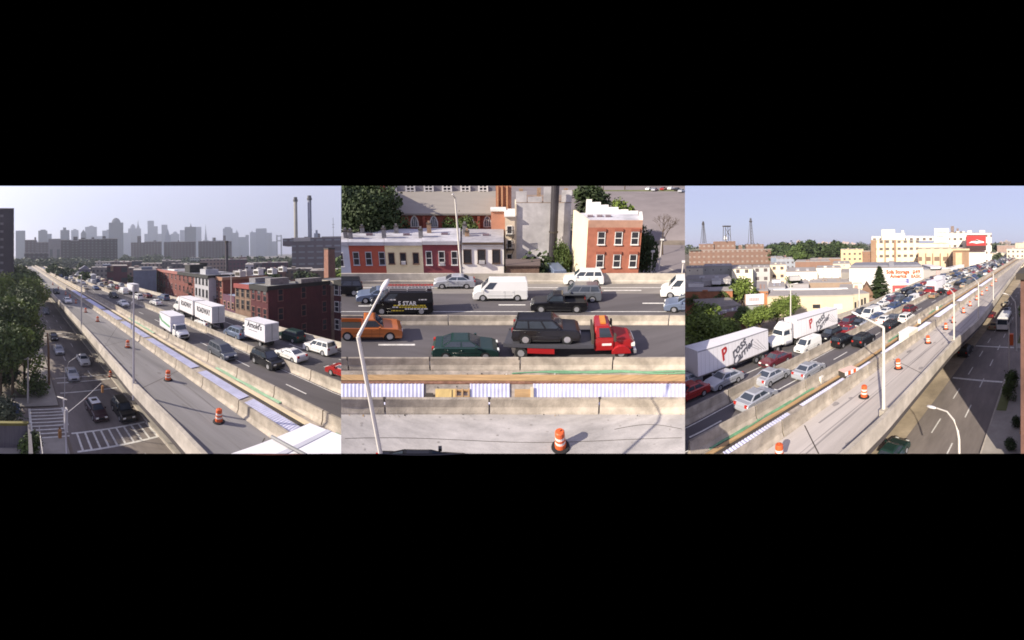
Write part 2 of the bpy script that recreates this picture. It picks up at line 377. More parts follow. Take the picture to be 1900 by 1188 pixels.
def boxface(P, body, size, x, y, z, side, mt, shear=0, bold=.02, rot=0.0, name='lettering', sx=1.0):
    t = textmb(body, size, shear, bold)
    t.xf(Matrix.Diagonal((sx, 1, 1, 1)))
    if rot: t.xf(Matrix.Rotation(rot, 4, 'Z'))
    M = Matrix.Translation((x, y, z)) @ (Matrix.Rotation(pi/2, 4, 'X') if side < 0 else Matrix.Rotation(pi, 4, 'Z') @ Matrix.Rotation(pi/2, 4, 'X'))
    t.xf(M); P.add(name, t, mt)
ink = mat('black_lettering', (.03,.03,.035), .7); inkg = mat('grey_lettering', (.10,.10,.12), .7); inkr = mat('red_lettering', (.42,.03,.03), .6)
def trailer_box(P, x0, x1, w, z0, z1, mt, shade=None):
    b = MB(); b.box(x0, x1, -w, w, z0, z1, mt); rib = mat('trailer_rib', (.52,.50,.50), .6); q = x0+.3
    while q < x1-.2:
        for sy in (-1, 1): b.box(q, q+.035, *sorted((sy*w, sy*(w+.006))), z0+.08, z1-.18, rib)
        q += .62
    for sy in (-1, 1): b.box(x0, x1, *sorted((sy*w, sy*(w+.01))), z0-.05, z0+.07, mat('trailer_grime', (.18,.16,.15), .8))
    P.add('trailer_body', b)
    g = MB()
    for sy in (-1, 1): g.box(x0+.05, x1-.05, min(sy*w, sy*(w+.02)), max(sy*w, sy*(w+.02)), z1-.16, z1-.02, mat('trailer_rail', (.30,.30,.32), .5))
    P.add('top_rail', g)
    g = MB(); g.box(x0-.03, x0, -w+.08, w-.08, z0+.1, z1-.12, mat('trailer_door', (.5,.5,.5), .5)); g.box(x0-.05, x0-.02, -.03, .03, z0+.1, z1-.12, brown); P.add('rear_door', g)
    g = MB(); g.box(x0+.2, x1-.4, -.45, .45, z0-.35, z0, rubber); P.add('underframe', g)
def place(P, name, M, label, cat, group='vehicles on the elevated highway'): return P.place(name, M, label, cat, group)
def semi(M, label, body, logo, side=1, dbl=False, tractor=True, color='white', L=14.5):
    P = Proto(); bm = mat('trailer_white', (.76,.74,.75), .45, .05, .5, stretch=(6,1,.3))
    if dbl:
        for x0, x1 in ((-7.6, -.3), (.9, 8.2)):
            trailer_box(P, x0, x1, 1.25, 1.25, 4.1, bm)
            for sd in (-1, 1): boxface(P, body, 1.35, (x0+x1)/2-sd*.1, sd*1.262, 2.85, sd, ink, bold=.035, sx=.82)
        wheelset(P, (-6.9, -1.2, 1.6, 7.2), 1.2)
        g = MB(); g.box(-.3, .9, -.1, .1, 1.0, 1.15, rubber); P.add('drawbar', g); nose = 8.2
    else:
        trailer_box(P, -L/2, L/2, 1.28, 1.2, 4.1, bm)
        for sd in (-1, 1):
            boxface(P, 'P', 1.9, -2.3*-sd, sd*1.292, 2.75, sd, inkr, .3, .03, .45, 'logo_initial')
            boxface(P, body, 1.6, .3*-sd, sd*1.292, 3.0, sd, inkg, .35, .03, .5)
            boxface(P, logo, 1.4, 1.1*-sd, sd*1.292, 2.2, sd, inkg, .35, .03, .5)
            g = MB(); xx = 4.2 if sd < 0 else -4.2
            for k in range(4): g.tube([(xx-1.6+k*.5, sd*1.295, 1.5+.1*k), (xx+.4+k*.45, sd*1.295, 3.3-.2*k)], .02, inkg, 4)
            P.add('logo_lines', g)
        wheelset(P, (-L/2+1.2, -L/2+2.5), 1.25); nose = L/2
    if tractor:
        pm = car_paint(color); n = nose
        g = MB(); g.box(n-2.2, n+5.2, -.45, .45, .65, .95, rubber); P.add('chassis', g)
        cab_frustum(P, pm, n+.9, n+3.0, n+1.0, n+2.75, .9, 2.15, 2.95, 1.15, 1.05, hood=(n+5.2, 1.0, 1.75, 1.0))
        g = MB(); g.ring([[(n+.9,-1.1,2.97),(n+2.6,-1.1,2.97),(n+2.6,1.1,2.97),(n+.9,1.1,2.97)], [(n+.9,-1.0,3.85),(n+1.6,-1.0,3.85),(n+1.6,1.0,3.85),(n+.9,1.0,3.85)]], pm); P.add('roof_fairing', g)
        g = MB(); g.box(n+5.19, n+5.24, -.6, .6, 1.0, 1.6, rubber); P.add('grille', g)
        for sy in (-1, 1):
            g = MB(); g.cyl((n+1.0, sy*1.0, 1.0), (n+2.4, sy*1.0, 1.0), .3, chrome, 10); P.add('fuel_tank', g)
            g = MB(); g.box(n+5.0, n+5.22, sy*.82-.12, sy*.82+.12, 1.15, 1.4, lampm); P.add('headlight', g)
            g = MB(); g.cyl((n+.75, sy*1.0, 1.0), (n+.75, sy*1.0, 3.9), .08, chrome, 8); P.add('exhaust_stack', g)
        wheelset(P, (n-1.6, n-.3, n+4.1), 1.15)
    return place(P, 'semi_truck', M, label, 'semi truck')
def box_truck(M, label, body=None, stripe=None, color='white', L=5.2):
    P = Proto(); pm = car_paint(color); bm = mat('box_white', (.70,.69,.72), .5, .05, .5)
    trailer_box(P, -3.4, -3.4+L, 1.2, .95, 3.4, bm); n = -3.4+L
    g = MB(); g.box(-3.2, n+2.6, -.4, .4, .5, .9, rubber); P.add('chassis', g)
    cab_frustum(P, pm, n+.08, n+1.5, n+.12, n+1.1, .55, 1.5, 2.25, 1.0, .9, hood=(n+2.7, .9, 1.25, .95))
    g = MB(); g.box(n+2.69, n+2.74, -.6, .6, .75, 1.05, rubber); P.add('grille', g)
    for sy in (-1, 1): g = MB(); g.box(n+2.6, n+2.73, sy*.72-.1, sy*.72+.1, .85, 1.05, lampm); P.add('headlight', g)
    if body:
        for sd in (-1, 1): boxface(P, body, 1.1, -3.4+L/2, sd*1.215, 2.75, sd, ink, .15, .02)
        for sd in (-1, 1): g = MB(); g.box(-3.4+L*.35, -3.4+L*.8, min(sd*1.2, sd*1.215), max(sd*1.2, sd*1.215), 2.0, 2.08, inkg); P.add('lettering_line', g)
    if stripe:
        gm = mat('green_stripe', (.12,.33,.16), .5)
        for sd in (-1, 1):
            y0, y1 = min(sd*1.2, sd*1.22), max(sd*1.2, sd*1.22)
            g = MB(); g.poly([(-3.3,sd*1.22,2.9),(-2.0,sd*1.22,2.2),(n-.3,sd*1.22,1.9),(n-.3,sd*1.22,1.55),(-2.4,sd*1.22,1.9),(-3.3,sd*1.22,2.3)], gm); P.add('stripe', g)
    wheelset(P, (-2.0, n+1.7), 1.08, .44)
    return place(P, 'box_truck', M, label, 'box truck')
# ---------------------------------------------------------------- trees
def leafm(name, c): return mat(name, c, .75, .45, .55, spots=.35)
LM = [leafm('foliage_deep', (.045,.07,.022)), leafm('foliage_mid', (.08,.12,.028)), leafm('foliage_bright', (.13,.18,.03)), leafm('foliage_grey', (.08,.10,.055))]
bark = mat('bark', (.09,.065,.045), .95, .3, 3, bump=.5)
def crown_mb(blobs, n, size, rnd, hollow=.55):
    mb = MB(); tot = sum(b[3]**2 for b in blobs)
    for x, y, z, r in blobs:
        for _ in range(int(n*r*r/tot)):
            d = Vector((rnd.gauss(0, 1), rnd.gauss(0, 1), rnd.gauss(0, .8))).normalized(); q = d*r*(hollow+(1-hollow)*rnd.random()**.6)*(1+.12*rnd.gauss(0, 1))
            c = Vector((x, y, z))+q; u = Vector((rnd.gauss(0, 1), rnd.gauss(0, 1), rnd.gauss(0, .5))).normalized()
            v = u.cross(d+Vector((rnd.gauss(0, .5), rnd.gauss(0, .5), rnd.gauss(0, .5)))).normalized(); k = size*(.6+.8*rnd.random())
            mb.v += [c-u*k-v*k*.6, c+u*k-v*k*.6, c+u*k+v*k*.6, c-u*k+v*k*.6]; i = len(mb.v)-4; mb.f.append((i, i+1, i+2, i+3)); mb.mi.append(0)
    return mb
def tree_proto(kind, v=0, lod=0, col=1):
    key = ('tree', kind, v, lod, col)
    if key in PCACHE: return PCACHE[key]
    rnd = random.Random(v*7+3); P = Proto(); t = MB(); blobs = []
    if kind == 'broad':                                   # unit: 10 m tall
        t.tube([(0,0,-.5),(.1,0,2),(0,.15,4.5),(.1,.1,7)], [.32,.26,.18,.07], bark, 7)
        for k in range(9):
            a = k*2.4+rnd.random(); z = 2.8+rnd.random()*2.5; R_ = 1.6+rnd.random()*1.8; e_ = (R_*cos(a), R_*sin(a), z+1.4+rnd.random()*2)
            t.tube([(0,0,z-.4),(e_[0]*.5,e_[1]*.5,z+.9),e_], [.12,.08,.03], bark, 5); blobs.append((*e_, 1.1+rnd.random()*.9))
        for k in range(9): a = rnd.random()*6.3; q = rnd.random()*2.2; blobs.append((q*cos(a), q*sin(a), 5.2+rnd.random()*3.4, 1.0+rnd.random()*.9))
        n, sz = ((5200, .17), (1800, .28), (700, .45))[lod]
        c = crown_mb(blobs, n, sz, rnd)
    elif kind == 'conifer':
        t.tube([(0,0,-.5),(0,0,5),(0,0,9.9)], [.22,.14,.02], bark, 6); c = MB()
        for k in range(46):
            z = 1.2+8.6*(k/46); R_ = (10.3-z)*.33*(.75+.4*rnd.random())
            for j in range(11):
                a = rnd.random()*6.28; 
                for q in range(5):
                    f = (q+.5)/5*R_; p = Vector((f*cos(a), f*sin(a), z-f*.28+rnd.gauss(0, .08))); w_ = .16+.12*(1-q/5); u = Vector((cos(a), sin(a), -.3)); s_ = Vector((-sin(a), cos(a), rnd.gauss(0, .3)))
                    c.poly([p-u*.25-s_*w_, p+u*.25-s_*w_*.6, p+u*.25+s_*w_*.6, p-u*.25+s_*w_])
    elif kind == 'bush':
        for k in range(7): a = rnd.random()*6.3; q = rnd.random()*1.1; blobs.append((q*cos(a), q*sin(a), .8+rnd.random()*1.4, .7+rnd.random()*.5))
        t.tube([(0,0,-.2),(0,0,1.2)], [.08,.04], bark, 5); c = crown_mb(blobs, 1500, .11, rnd)
    elif kind == 'bare':
        def br(p, d, l, r, k):
            q = p+d*l; t.tube([p, q], [r, r*.6], bark, 4)
            if k:
                for _ in range(3): br(q, (d+Vector((rnd.gauss(0, .5), rnd.gauss(0, .5), rnd.gauss(.1, .2)))).normalized(), l*.72, r*.6, k-1)
        br(Vector((0, 0, 0)), Vector((0, 0, 1)), 2.6, .16, 5); P.add('trunk', t); PCACHE[key] = P; return P
    P.add('trunk', t); P.add('crown', c, LM[col]); PCACHE[key] = P; return P
def tree(kind, M, h, label, v=0, lod=0, col=1, group=None, name=None, wide=1.0):
    P = tree_proto(kind, v, lod, col); u = {'broad': 10, 'conifer': 10, 'bush': 2.8, 'bare': 9}[kind]; k = h/u
    nm = name or {'broad': 'broadleaf_tree', 'conifer': 'conifer_tree', 'bush': 'shrub', 'bare': 'bare_tree'}[kind]
    return P.place(nm, M @ Matrix.Diagonal((k*wide, k*wide, k, 1)), label, 'shrub' if kind == 'bush' else 'tree', group)
def woodland(name_label, pts, rnd, size, n, mt, M=None):
    """far-off wood that reads as one mass: blobs of leaf clumps"""
    mb = crown_mb(pts, n, size, rnd, .6)
    return mb
# ---------------------------------------------------------------- street lamps, drums
def drum_proto():
    if 'drum' in PCACHE: return PCACHE['drum']
    P = Proto(); o = mat('drum_orange', (.62,.11,.03), .5, .08); wh = mat('drum_white', (.72,.66,.58), .4, .08)
    g = MB()
    g.lathe([(.29,.06),(.29,.30)], o, 16); g.lathe([(.265,.30),(.265,.44)], wh, 16); g.lathe([(.265,.44),(.265,.56)], o, 16); g.lathe([(.25,.56),(.25,.70)], wh, 16); g.lathe([(.25,.70),(.24,.94),(.2,.98)], o, 16); g.lathe([(.05,.98),(.05,1.06),(.02,1.06)], o, 8)
    P.add('barrel', g); g = MB(); g.lathe([(.48,0),(.46,.07),(.28,.08)], rubber, 18); P.add('rubber_base', g)
    PCACHE['drum'] = P; return P
def drum(M, label): return drum_proto().place('traffic_drum', M @ Matrix.Rotation(random.uniform(-.05, .05), 4, 'X') @ Matrix.Rotation(random.uniform(-.05, .05), 4, 'Y'), label, 'traffic drum', 'orange drums along the closed deck')
def lamp_w(pts, rads, head_c, head_d, label, m=galv, group='street lamps', hs=1.0):
    """lamp post from world points: first two are the pole, the rest the arm; head at the end"""
    root = empty('street_lamp', Matrix.Translation(pts[0]), label, 'street lamp', group)
    leaf('pole', MB().tube(pts[:2], rads[:2], m, 8), None, root)
    leaf('arm', MB().tube(pts[1:], rads[1:], m, 6), None, root)
    d = Vector(head_d).normalized(); c = Vector(head_c); u = d.cross(Vector((0, 0, 1))).normalized(); n = u.cross(d)
    prof = [(-.42,.05),(-.28,.11),(0,.14),(.28,.12),(.42,.04)]; mb = MB()
    mb.ring([[c+d*x*hs+u*cos(q*pi/4)*r*1.1*hs+n*sin(q*pi/4)*r*.7*hs for q in range(8)] for x, r in prof], mat('lamp_head', (.66,.63,.6), .4))
    leaf('lamp_head', mb, None, root, smooth=True); return root
# ================================================================ MIDDLE VIEW
PANEL = 'middle'
def frange(a, b, st):
    n = max(1, int(math.ceil(abs(b-a)/st))); return [a+(b-a)*i/n for i in range(n+1)]
def cbox(mb, p0, p1, r0, r1, h0, h1, mt=None, st=14, tr=0.0):
    """box in (bearing, range, height) of the middle block"""
    prof = [(r0, h0), (r1, h0), (r1-tr, h1), (r0+tr, h1)]
    return mb.sweep(frange(p0, p1, st), prof, lambda t, r, h: FC(t, r, h), mt)
def csheet(name, p0, p1, r0, r1, h, mt, st=10, rn=8, kind='structure'):
    mb = MB(); mb.grid(frange(p0, p1, st), frange(r0, r1, (r1-r0)/rn), lambda p, r: FC(p, r, h))
    return struct(name, mb, mt, kind)
csheet('ground', 600, 1310, 41, 453, -6.05, earth, 20, 60)
def slab(name, p0, p1, r0, r1, mt, top=0.0, th=.8):
    mb = MB(); mb.sweep(frange(p0, p1, 8), [(r0, top-th), (r1, top-th), (r1, top), (r0, top)], lambda t, r, h: FC(t, r, h)); return struct(name, mb, mt)
slab('deck', 620, 1285, 10.2, 19.5, mat('concrete_deck_mottled', (.41,.385,.365), .9, .17, 2.2, bump=.3, spots=.22, stretch=(.35,.9,1)))
slab('work_strip', 620, 1285, 19.5, 23.4, mat('works_concrete', (.36,.31,.26), .95, .3, 2, spots=.4), -.01)
slab('highway', 620, 1285, 23.4, 30.2, hwya)
slab('highway', 620, 1285, 30.2, 41.3, hwya)
def dash(px0, px1, y, wd=.12, h=.008):
    r = rC(y); mb = MB(); mb.grid(frange(px0, px1, 10), [r-wd, r+wd], lambda p, q: FC(p, q, h)); o = struct('lane_marking', mb, paint)
for a_, b_, y_ in ((702,770,640),(665,697,568),(925,975,566),(1192,1238,563),(1120,1190,539),(1090,1130,640)): dash(a_, b_, y_)
for y_, wd in ((534, .08), (578.5, .06)): dash(625, 1280, y_, wd)
csheet('shoulder', 622, 1285, 37.6, 41.1, .005, mat('shoulder_grey', (.23,.21,.19), .9, .14, 1.2, spots=.25, stretch=(.1,1,1)), 10, 3)
jers = [(-.30,0),(.30,0),(.28,.08),(.13,.32),(.09,.81),(-.09,.81),(-.13,.32),(-.28,.08)]
def cjersey(cuts, r, tag_txt, thick=1.0):
    for i, (a, b) in enumerate(zip(cuts[:-1], cuts[1:])):
        mb = MB(); g = .045*mC(r)
        mb.sweep(frange(a+g, b-g, 10), [(r+u*thick, v) for u, v in jers], lambda t, q, h: FC(t, q, h))
        mb.v = [p+Vector((0, 0, random.uniform(-.004, .004))) for p in mb.v]
        single('jersey_barrier', mb, conc, f'{ORD[i]} barrier block from left, {tag_txt}', 'barrier', 'concrete barrier blocks in the middle view')
cjersey([600,715,908,1111,1320], 19.25, 'below the corrugated sheets, middle view', 1.1)
cjersey([560,647,798,965,1136,1290], 23.4, 'beneath the tow truck, middle view')
cjersey([560,695,832,967,1105,1240,1380], 30.2, 'between the two carriageways, middle view')
mb = MB(); mb.sweep(frange(600, 1300, 10), [(41.0,-.9),(41.45,-.9),(41.35,1.25),(41.1,1.25),(41.05,.4),(40.95,.3)], lambda t, q, h: FC(t, q, h))
single('parapet_wall', mb, conc2, 'long plain concrete parapet in front of the row of painted houses', 'wall')
# added dark blocks standing in for the dark gaps at the joint tops
for x in (715, 908, 1111):
    mb = MB(); cbox(mb, x-2, x+2, 19.16, 19.34, .62, .84, brown, 4); single('joint_gap_block', mb, None, f'dark block for the gap at the barrier joint {"left of the plywood" if x<800 else "right of the plywood" if x<1000 else "above the near drum"}', 'joint block', 'dark gap blocks at barrier joints')
for x in (646, 798, 963, 1137):
    mb = MB(); cbox(mb, x-1.2, x+1.2, 23.3, 23.5, .6, .83, brown, 4); single('joint_gap_block', mb, None, f'dark gap block at the {ORD[(646,798,963,1137).index(x)]} joint of the barrier under the tow truck', 'joint block', 'dark gap blocks at barrier joints')
# works: timber rail, hoses, corrugated decking
mb = MB(); cbox(mb, 620, 1285, 21.9, 22.5, 0, .09, wood, 10); cbox(mb, 620, 1285, 21.62, 21.86, 0, .05, mat('rust_strip', (.22,.11,.07), .9, .4, 3), 10)
single('timber_rail', mb, None, 'long brown timber rail between corrugated sheets and the barrier', 'timber rail')
galvs = mat('corrugated_sheet', (.60,.60,.74), .45, .12, 1, spots=.12)
def corr(p0, p1, r0=19.62, r1=21.58, lbl='', H=.06):
    per = .24*mC(20.3); mb = MB(); ps = frange(p0, p1, per/4); k = 0; rows = []
    for i, p in enumerate(ps): rows.append((p, H+.014*sin(i*pi/2)))
    mb.grid(list(range(len(rows))), [r0, r1], lambda i, r: FC(rows[i][0], r, rows[i][1])); mb.grid(list(range(len(rows))), [r0, r1], lambda i, r: FC(rows[i][0], r, rows[i][1]-.05))
    single('corrugated_sheet', mb, galvs, lbl, 'metal sheet', 'corrugated decking sheets in the middle view')
corr(620, 786, lbl='long corrugated metal sheet left of the plywood, crossed by the lamp post'); corr(872, 946, lbl='short corrugated metal sheet right of the timber frame'); corr(989, 1290, lbl='longest corrugated metal sheet under the green hoses')
mb = MB(); cbox(mb, 808, 845, 19.7, 21.0, .04, .12, mat('plywood', (.55,.40,.16), .8, .15, 2, stretch=(3,.5,1)), 10); cbox(mb, 812, 838, 19.8, 20.9, .12, .17, MATS['plywood'], 10)
single('plywood_stack', mb, None, 'yellow plywood sheets lying between the corrugated sheets', 'plywood')
mb = MB()
for x in (846, 858, 870): cbox(mb, x-1.5, x+1.5, 19.7, 21.0, .02, .14, wood, 5)
for r in (19.75, 20.3, 20.9): cbox(mb, 846, 871, r-.06, r+.06, .02, .12, wood, 9)
single('ladder_form', mb, None, 'open brown timber frame beside the plywood stack', 'timber frame')
mb = MB(); cbox(mb, 790, 804, 19.8, 20.6, .03, .12, brown, 5); single('timber_offcut', mb, None, 'dark timber board left of the plywood stack', 'timber')
mb = MB(); cbox(mb, 955, 985, 19.7, 21.0, .02, .10, wood, 8); cbox(mb, 984, 990, 19.65, 21.05, .02, .2, mat('pale_timber', (.6,.5,.34), .8), 8)
single('timber_form', mb, None, 'brown timber form between two corrugated sheets', 'timber')
hosem = mat('green_hose', (.14,.30,.17), .5, .2, 2)
for i, (p0, r0, r1, rr) in enumerate(((1000, 22.9, 22.7, .05), (1045, 22.95, 22.9, .055), (950, 22.75, 22.95, .045))):
    mb = MB(); mb.tube([FC(p, r0+(r1-r0)*(p-p0)/(1290-p0)+.07*sin(p*.05+i), .05) for p in frange(p0, 1290, 8)], rr, hosem, 6)
    single('green_hose', mb, None, f'{("upper","middle","lower")[i]} green hose lying along the barrier under the tow truck', 'hose', 'green hoses in the middle view')
drum(MC(1040, rC(830)), 'large orange and white drum standing alone on the pale deck')
rnd = random.Random(5); mb = MB()
for k in range(46):
    p = rnd.uniform(640, 1265); r = rnd.choice((18.8, 18.85, 22.6, 22.75, 21.3))+rnd.uniform(-.08, .08); q = rnd.uniform(.03, .08); mb.poly([FC(p-q*20, r, .02), FC(p+q*14, r-q, .03), FC(p+q*22, r+q, .02), FC(p, r+q*1.3, .05)], rnd.choice((paint, conc2, brown, wood)))
struct('debris', mb, None, 'stuff')
mb = MB(); mb.grid(frange(640, 1265, 12), [17.1, 17.13], lambda p, r: FC(p, r+.15*sin(p*.011), .006)); struct('deck_crack', mb, brown)
mb = MB(); mb.grid(frange(1140, 1265, 12), [17.9, 17.93], lambda p, r: FC(p, r-.25*sin(p*.03), .006)); struct('deck_crack', mb, brown)
st_ = MB()
for i in range(26):                                  # dark drips, patches and tyre scuffs on the open deck
    p = rnd.uniform(640, 1265); r = rnd.uniform(16.5, 18.9); mb = MB(); n = rnd.randint(5, 8); w_, l_ = rnd.uniform(1, 4), rnd.uniform(.02, .09)
    st_.poly([FC(p+w_*cos(q*2*pi/n)*rnd.uniform(.6, 1.2), r+l_*sin(q*2*pi/n)*rnd.uniform(.6, 1.2), .007) for q in range(n)])
struct('deck_stains', st_, mat('stain_grey', (.28,.26,.24), .9), 'stuff')
# near lamp post
RP = lambda x, y, r: ray(x, y)*r+Vector((0, 0, ZC))
lamp_w([RP(748, 1060, 11.4), RP(664.5, 625, 10.8), RP(685, 585, 11.3), RP(708, 541, 11.9)], [.085, .07, .045, .04], RP(714, 529, 12.1), RP(722, 517, 12.4)-RP(707, 541, 11.9), 'pale lamp post with bent arm in the foreground, in front of the orange pickup', palepole, hs=.8)
lamp_w([FC(857.5, 41.6, -1), FC(850.5, 41.6, HC(368, 41.6, 850)), FC(847.5, 41.0, HC(362, 41.0, 848))], [.16, .10, .08], FC(847, 40.6, HC(361, 40.6, 848)), FC(846, 40, 9)-FC(847, 41, 9), 'tall thin white lamp post before the painted houses', palepole)
root = empty('steel_stack', Matrix.Translation(FC(1022, 47, -6)), 'thick black steel stack rising in front of the grey building', 'chimney stack')
leaf('pipe', MB().tube([FC(1023, 50.5, -6), FC(1025.5, 50.5, HC(420, 50.5)), FC(1026.5, 50.5, HC(330, 50.5))], .6, mat('black_steel', (.035,.03,.035), .6, .2), 14), None, root)
leaf('collar', MB().tube([FC(1025.4, 50.5, HC(432, 50.5)), FC(1025.4, 50.5, HC(429, 50.5))], .7, brown, 14), None, root)
# painted houses: each a thing with wall, roof, windows, chimneys
roofm = mat('silver_roof', (.50,.49,.52), .8, .14, 1.2, spots=.35)
sashm = mat('sash_white', (.70,.68,.64), .6); pane_d = mat('window_dark', (.03,.03,.035), .12, .3, 3, spec=.7)
def window(parent, px, wpx, y0, y1, r, frame=sashm, sill=True, H=None, ac=False, arch=False, sash=True):
    """window on a facade that faces the roof; y0 upper, y1 lower edge in the view"""
    h1, h0 = HC(y0, r, px), HC(y1, r, px); w2 = wpx/2; q = MB(); d = r-.06
    cbox(q, px-w2, px+w2, d, d+.05, h0, h1, pane_d, 30); k = leaf('window', q, None, parent)
    fr = MB(); t = .085*mC(r)
    cbox(fr, px-w2-t, px-w2, d-.05, d+.06, h0, h1, frame, 30); cbox(fr, px+w2, px+w2+t, d-.05, d+.06, h0, h1, frame, 30); cbox(fr, px-w2-t, px+w2+t, d-.05, d+.06, h1, h1+.1, frame, 30)
    if sash: cbox(fr, px-w2, px+w2, d-.03, d+.04, (h0+h1)/2-.04, (h0+h1)/2+.04, frame, 30)
    fr.xf(parent.matrix_world.inverted()); o = bpy.data.objects.new('frame', fr.mesh('frame')); link(o, k)
    if sill:
        s = MB(); cbox(s, px-w2-t*1.6, px+w2+t*1.6, d-.16, d+.05, h0-.13, h0, frame, 30); s.xf(parent.matrix_world.inverted()); o = bpy.data.objects.new('sill', s.mesh('sill')); link(o, k)
    if ac:
        s = MB(); cbox(s, px-w2*.8, px+w2*.9, d-.55, d-.03, h0, h0+.42, galv, 30); s.xf(parent.matrix_world.inverted()); o = bpy.data.objects.new('air_conditioner', s.mesh('air_conditioner')); link(o, k)
def rowhouse(p0, p1, ytop, yback, r, wm_, label, wins, wy, frame=sashm, ac=(), cornice=roofm, chim=(), sash=True, ww=9.5):
    h = HC(ytop, r, (p0+p1)/2); rb = r+10.5
    root = empty('row_house', Matrix.Translation(FC((p0+p1)/2, r, -6)), label, 'house', 'painted houses in the middle view')
    mb = MB(); cbox(mb, p0, p1, r, rb, -6, h, wm_, 20); leaf('wall', mb, None, root)
    mb = MB(); cbox(mb, p0+.3, p1-.3, r-.12, rb+.1, h+.004, h+.16, cornice, 20); leaf('roof', mb, None, root)
    mb = MB(); cbox(mb, p0+.3, p1-.3, r-.35, r-.01, h-.30, h+.20, mat('cornice_grey', (.42,.41,.43), .7) if cornice is roofm else cornice, 20); leaf('cornice', mb, None, root)
    for i, x in enumerate(wins): window(root, x, ww, wy[0], wy[1], r, frame, ac=i in ac, sash=sash)
    for x, rr, hh, cm in chim:
        mb = MB(); cbox(mb, x-4, x+4, rr, rr+.8, h+.1, h+hh, cm, 30); cbox(mb, x-4.6, x+4.6, rr-.1, rr+.9, h+hh, h+hh+.12, brown, 30); cbox(mb, x-2, x+2, rr+.2, rr+.6, h+hh+.12, h+hh+.45, cm, 30); leaf('chimney', mb, None, root)
    mb = MB(); x = (p0+p1)/2+6; cbox(mb, x-6, x+6, r+4.5, r+5.6, h+.16, h+.34, mat('skylight', (.14,.10,.12), .4), 30); leaf('roof_hatch', mb, None, root)
    return root
gst = mat('chimney_grey', (.2,.19,.19), .9, .3, 2); gbr = mat('chimney_brown', (.3,.2,.13), .9, .3, 2)
rowhouse(600, 651, 451, 425, 47.5, mat('paint_pale_blue', (.5,.52,.56), .8), 'pale house cut by the left end of the row', (634,), (470,494), chim=((647, 50, 1.2, gst),))
rowhouse(651, 717, 451, 424, 47.5, mat('paint_brick_red', (.42,.10,.06), .85, .10, .8, spots=.12), 'house painted brick red, leftmost full house of the row', (663,686,710.5), (468.5,491), chim=((656,49.5,1.2,gst),(677,54,1.1,gst),(717,50,1.5,gst)), frame=mat('frame_greyblue', (.42,.44,.46), .6))
rowhouse(717, 786, 451, 423, 47.5, mat('paint_cream', (.88,.75,.46), .85, .07, .8, spots=.1), 'cream yellow house between the red and the maroon house', (728,749.5,773), (470,489), ac=(1,), chim=((739,54,1.2,gst),(784,50,1.4,gst)), frame=mat('frame_brown', (.2,.12,.08), .7), sash=False)
rowhouse(786, 856, 449.5, 421, 47.5, mat('paint_maroon', (.27,.07,.075), .85, .10, .8, spots=.12), 'dark maroon house behind the tall white lamp post', (797,820.5,844), (467,491), ac=(1,), chim=((799,53.5,1.6,gbr),))
rowhouse(858, 935, 451.5, 420, 47.5, mat('paint_offwhite', (.90,.85,.77), .85, .06, .8, spots=.1), 'white house with dark cornice at the right end of the row', (868,894,921), (464,488), frame=mat('frame_dark', (.10,.06,.04), .7), ac=(1,), cornice=mat('cornice_dark', (.30,.29,.31), .8, .2, 1), chim=((864,53,1.7,gst),(868,51.5,.9,gbr)), sash=False, ww=13)
mb = MB(); cbox(mb, 859, 934, 47.1, 47.45, HC(453, 47.5), HC(449, 47.5), mat('cornice_brown', (.09,.06,.04), .8), 20); single('cornice_board', mb, None, 'dark brown cornice board under the roof of the white house', 'cornice')
# narrow house with fire escape
root = empty('narrow_house', Matrix.Translation(FC(945, 48, -6)), 'tall narrow cream house with dark fire escape right of the white house', 'house')
mb = MB(); cbox(mb, 937.5, 955, 51.5, 60, -6, HC(402, 51.5), mat('cream_side', (.60,.50,.38), .85, .12, 1), 9); leaf('wall', mb, None, root)
mb = MB(); cbox(mb, 936, 956, 51.1, 60.2, HC(402, 51.5), HC(399.5, 51.5), mat('white_trim', (.7,.68,.64), .7), 9); leaf('roof', mb, None, root)
for y in (420, 446, 472):
    window(root, 945.5, 8, y, y+13, 51.5, sash=False)
    mb = MB(); h = HC(y+16, 51.5)
    cbox(mb, 939, 954, 50.4, 51.4, h, h+.06, brown, 9)
    for x in frange(939, 954, 3): cbox(mb, x-.3, x+.3, 50.4, 50.45, h, h+.9, brown, 9)
    cbox(mb, 939, 954, 50.38, 50.46, h+.86, h+.94, brown, 9); mb.tube([FC(940, 50.8, h-2.6), FC(953, 50.8, h)], .06, brown, 4); leaf('fire_escape', mb, None, root)
# big grey flank building
gw = mat('weathered_grey_wall', (.66,.63,.63), .9, .25, .35, spots=.4)
root = empty('flank_building', Matrix.Translation(FC(1005, 55, -6)), 'large windowless grey wall building with patchy stained render', 'building')
mb = MB(); cbox(mb, 957, 1056, 52, 68, -6, HC(377, 52), gw, 14); leaf('wall', mb, None, root)
mb = MB(); cbox(mb, 955, 958, 51.6, 60, -6, HC(379, 51.6), mat('cream_return_wall', (.66,.56,.42), .85, .1, 1), 9); leaf('cream_return', mb, None, root)  # narrow cream strip in one even tone
mb = MB(); h = HC(377, 52)
cbox(mb, 957, 976, 52.1, 52.9, h, h+1.7, gw, 10); cbox(mb, 978, 1003, 52.1, 52.9, h, h+.9, gw, 10); cbox(mb, 1006, 1022, 52.1, 52.9, h, h+2.4, gw, 10); cbox(mb, 1038, 1056, 52.1, 52.9, h, h+1.9, gw, 10); leaf('parapet', mb, None, root)
mb = MB(); cbox(mb, 957, 1056, 52, 68, h+.01, h+.12, mat('brown_roof', (.24,.18,.14), .9, .3, 1), 14); leaf('roof', mb, None, root)
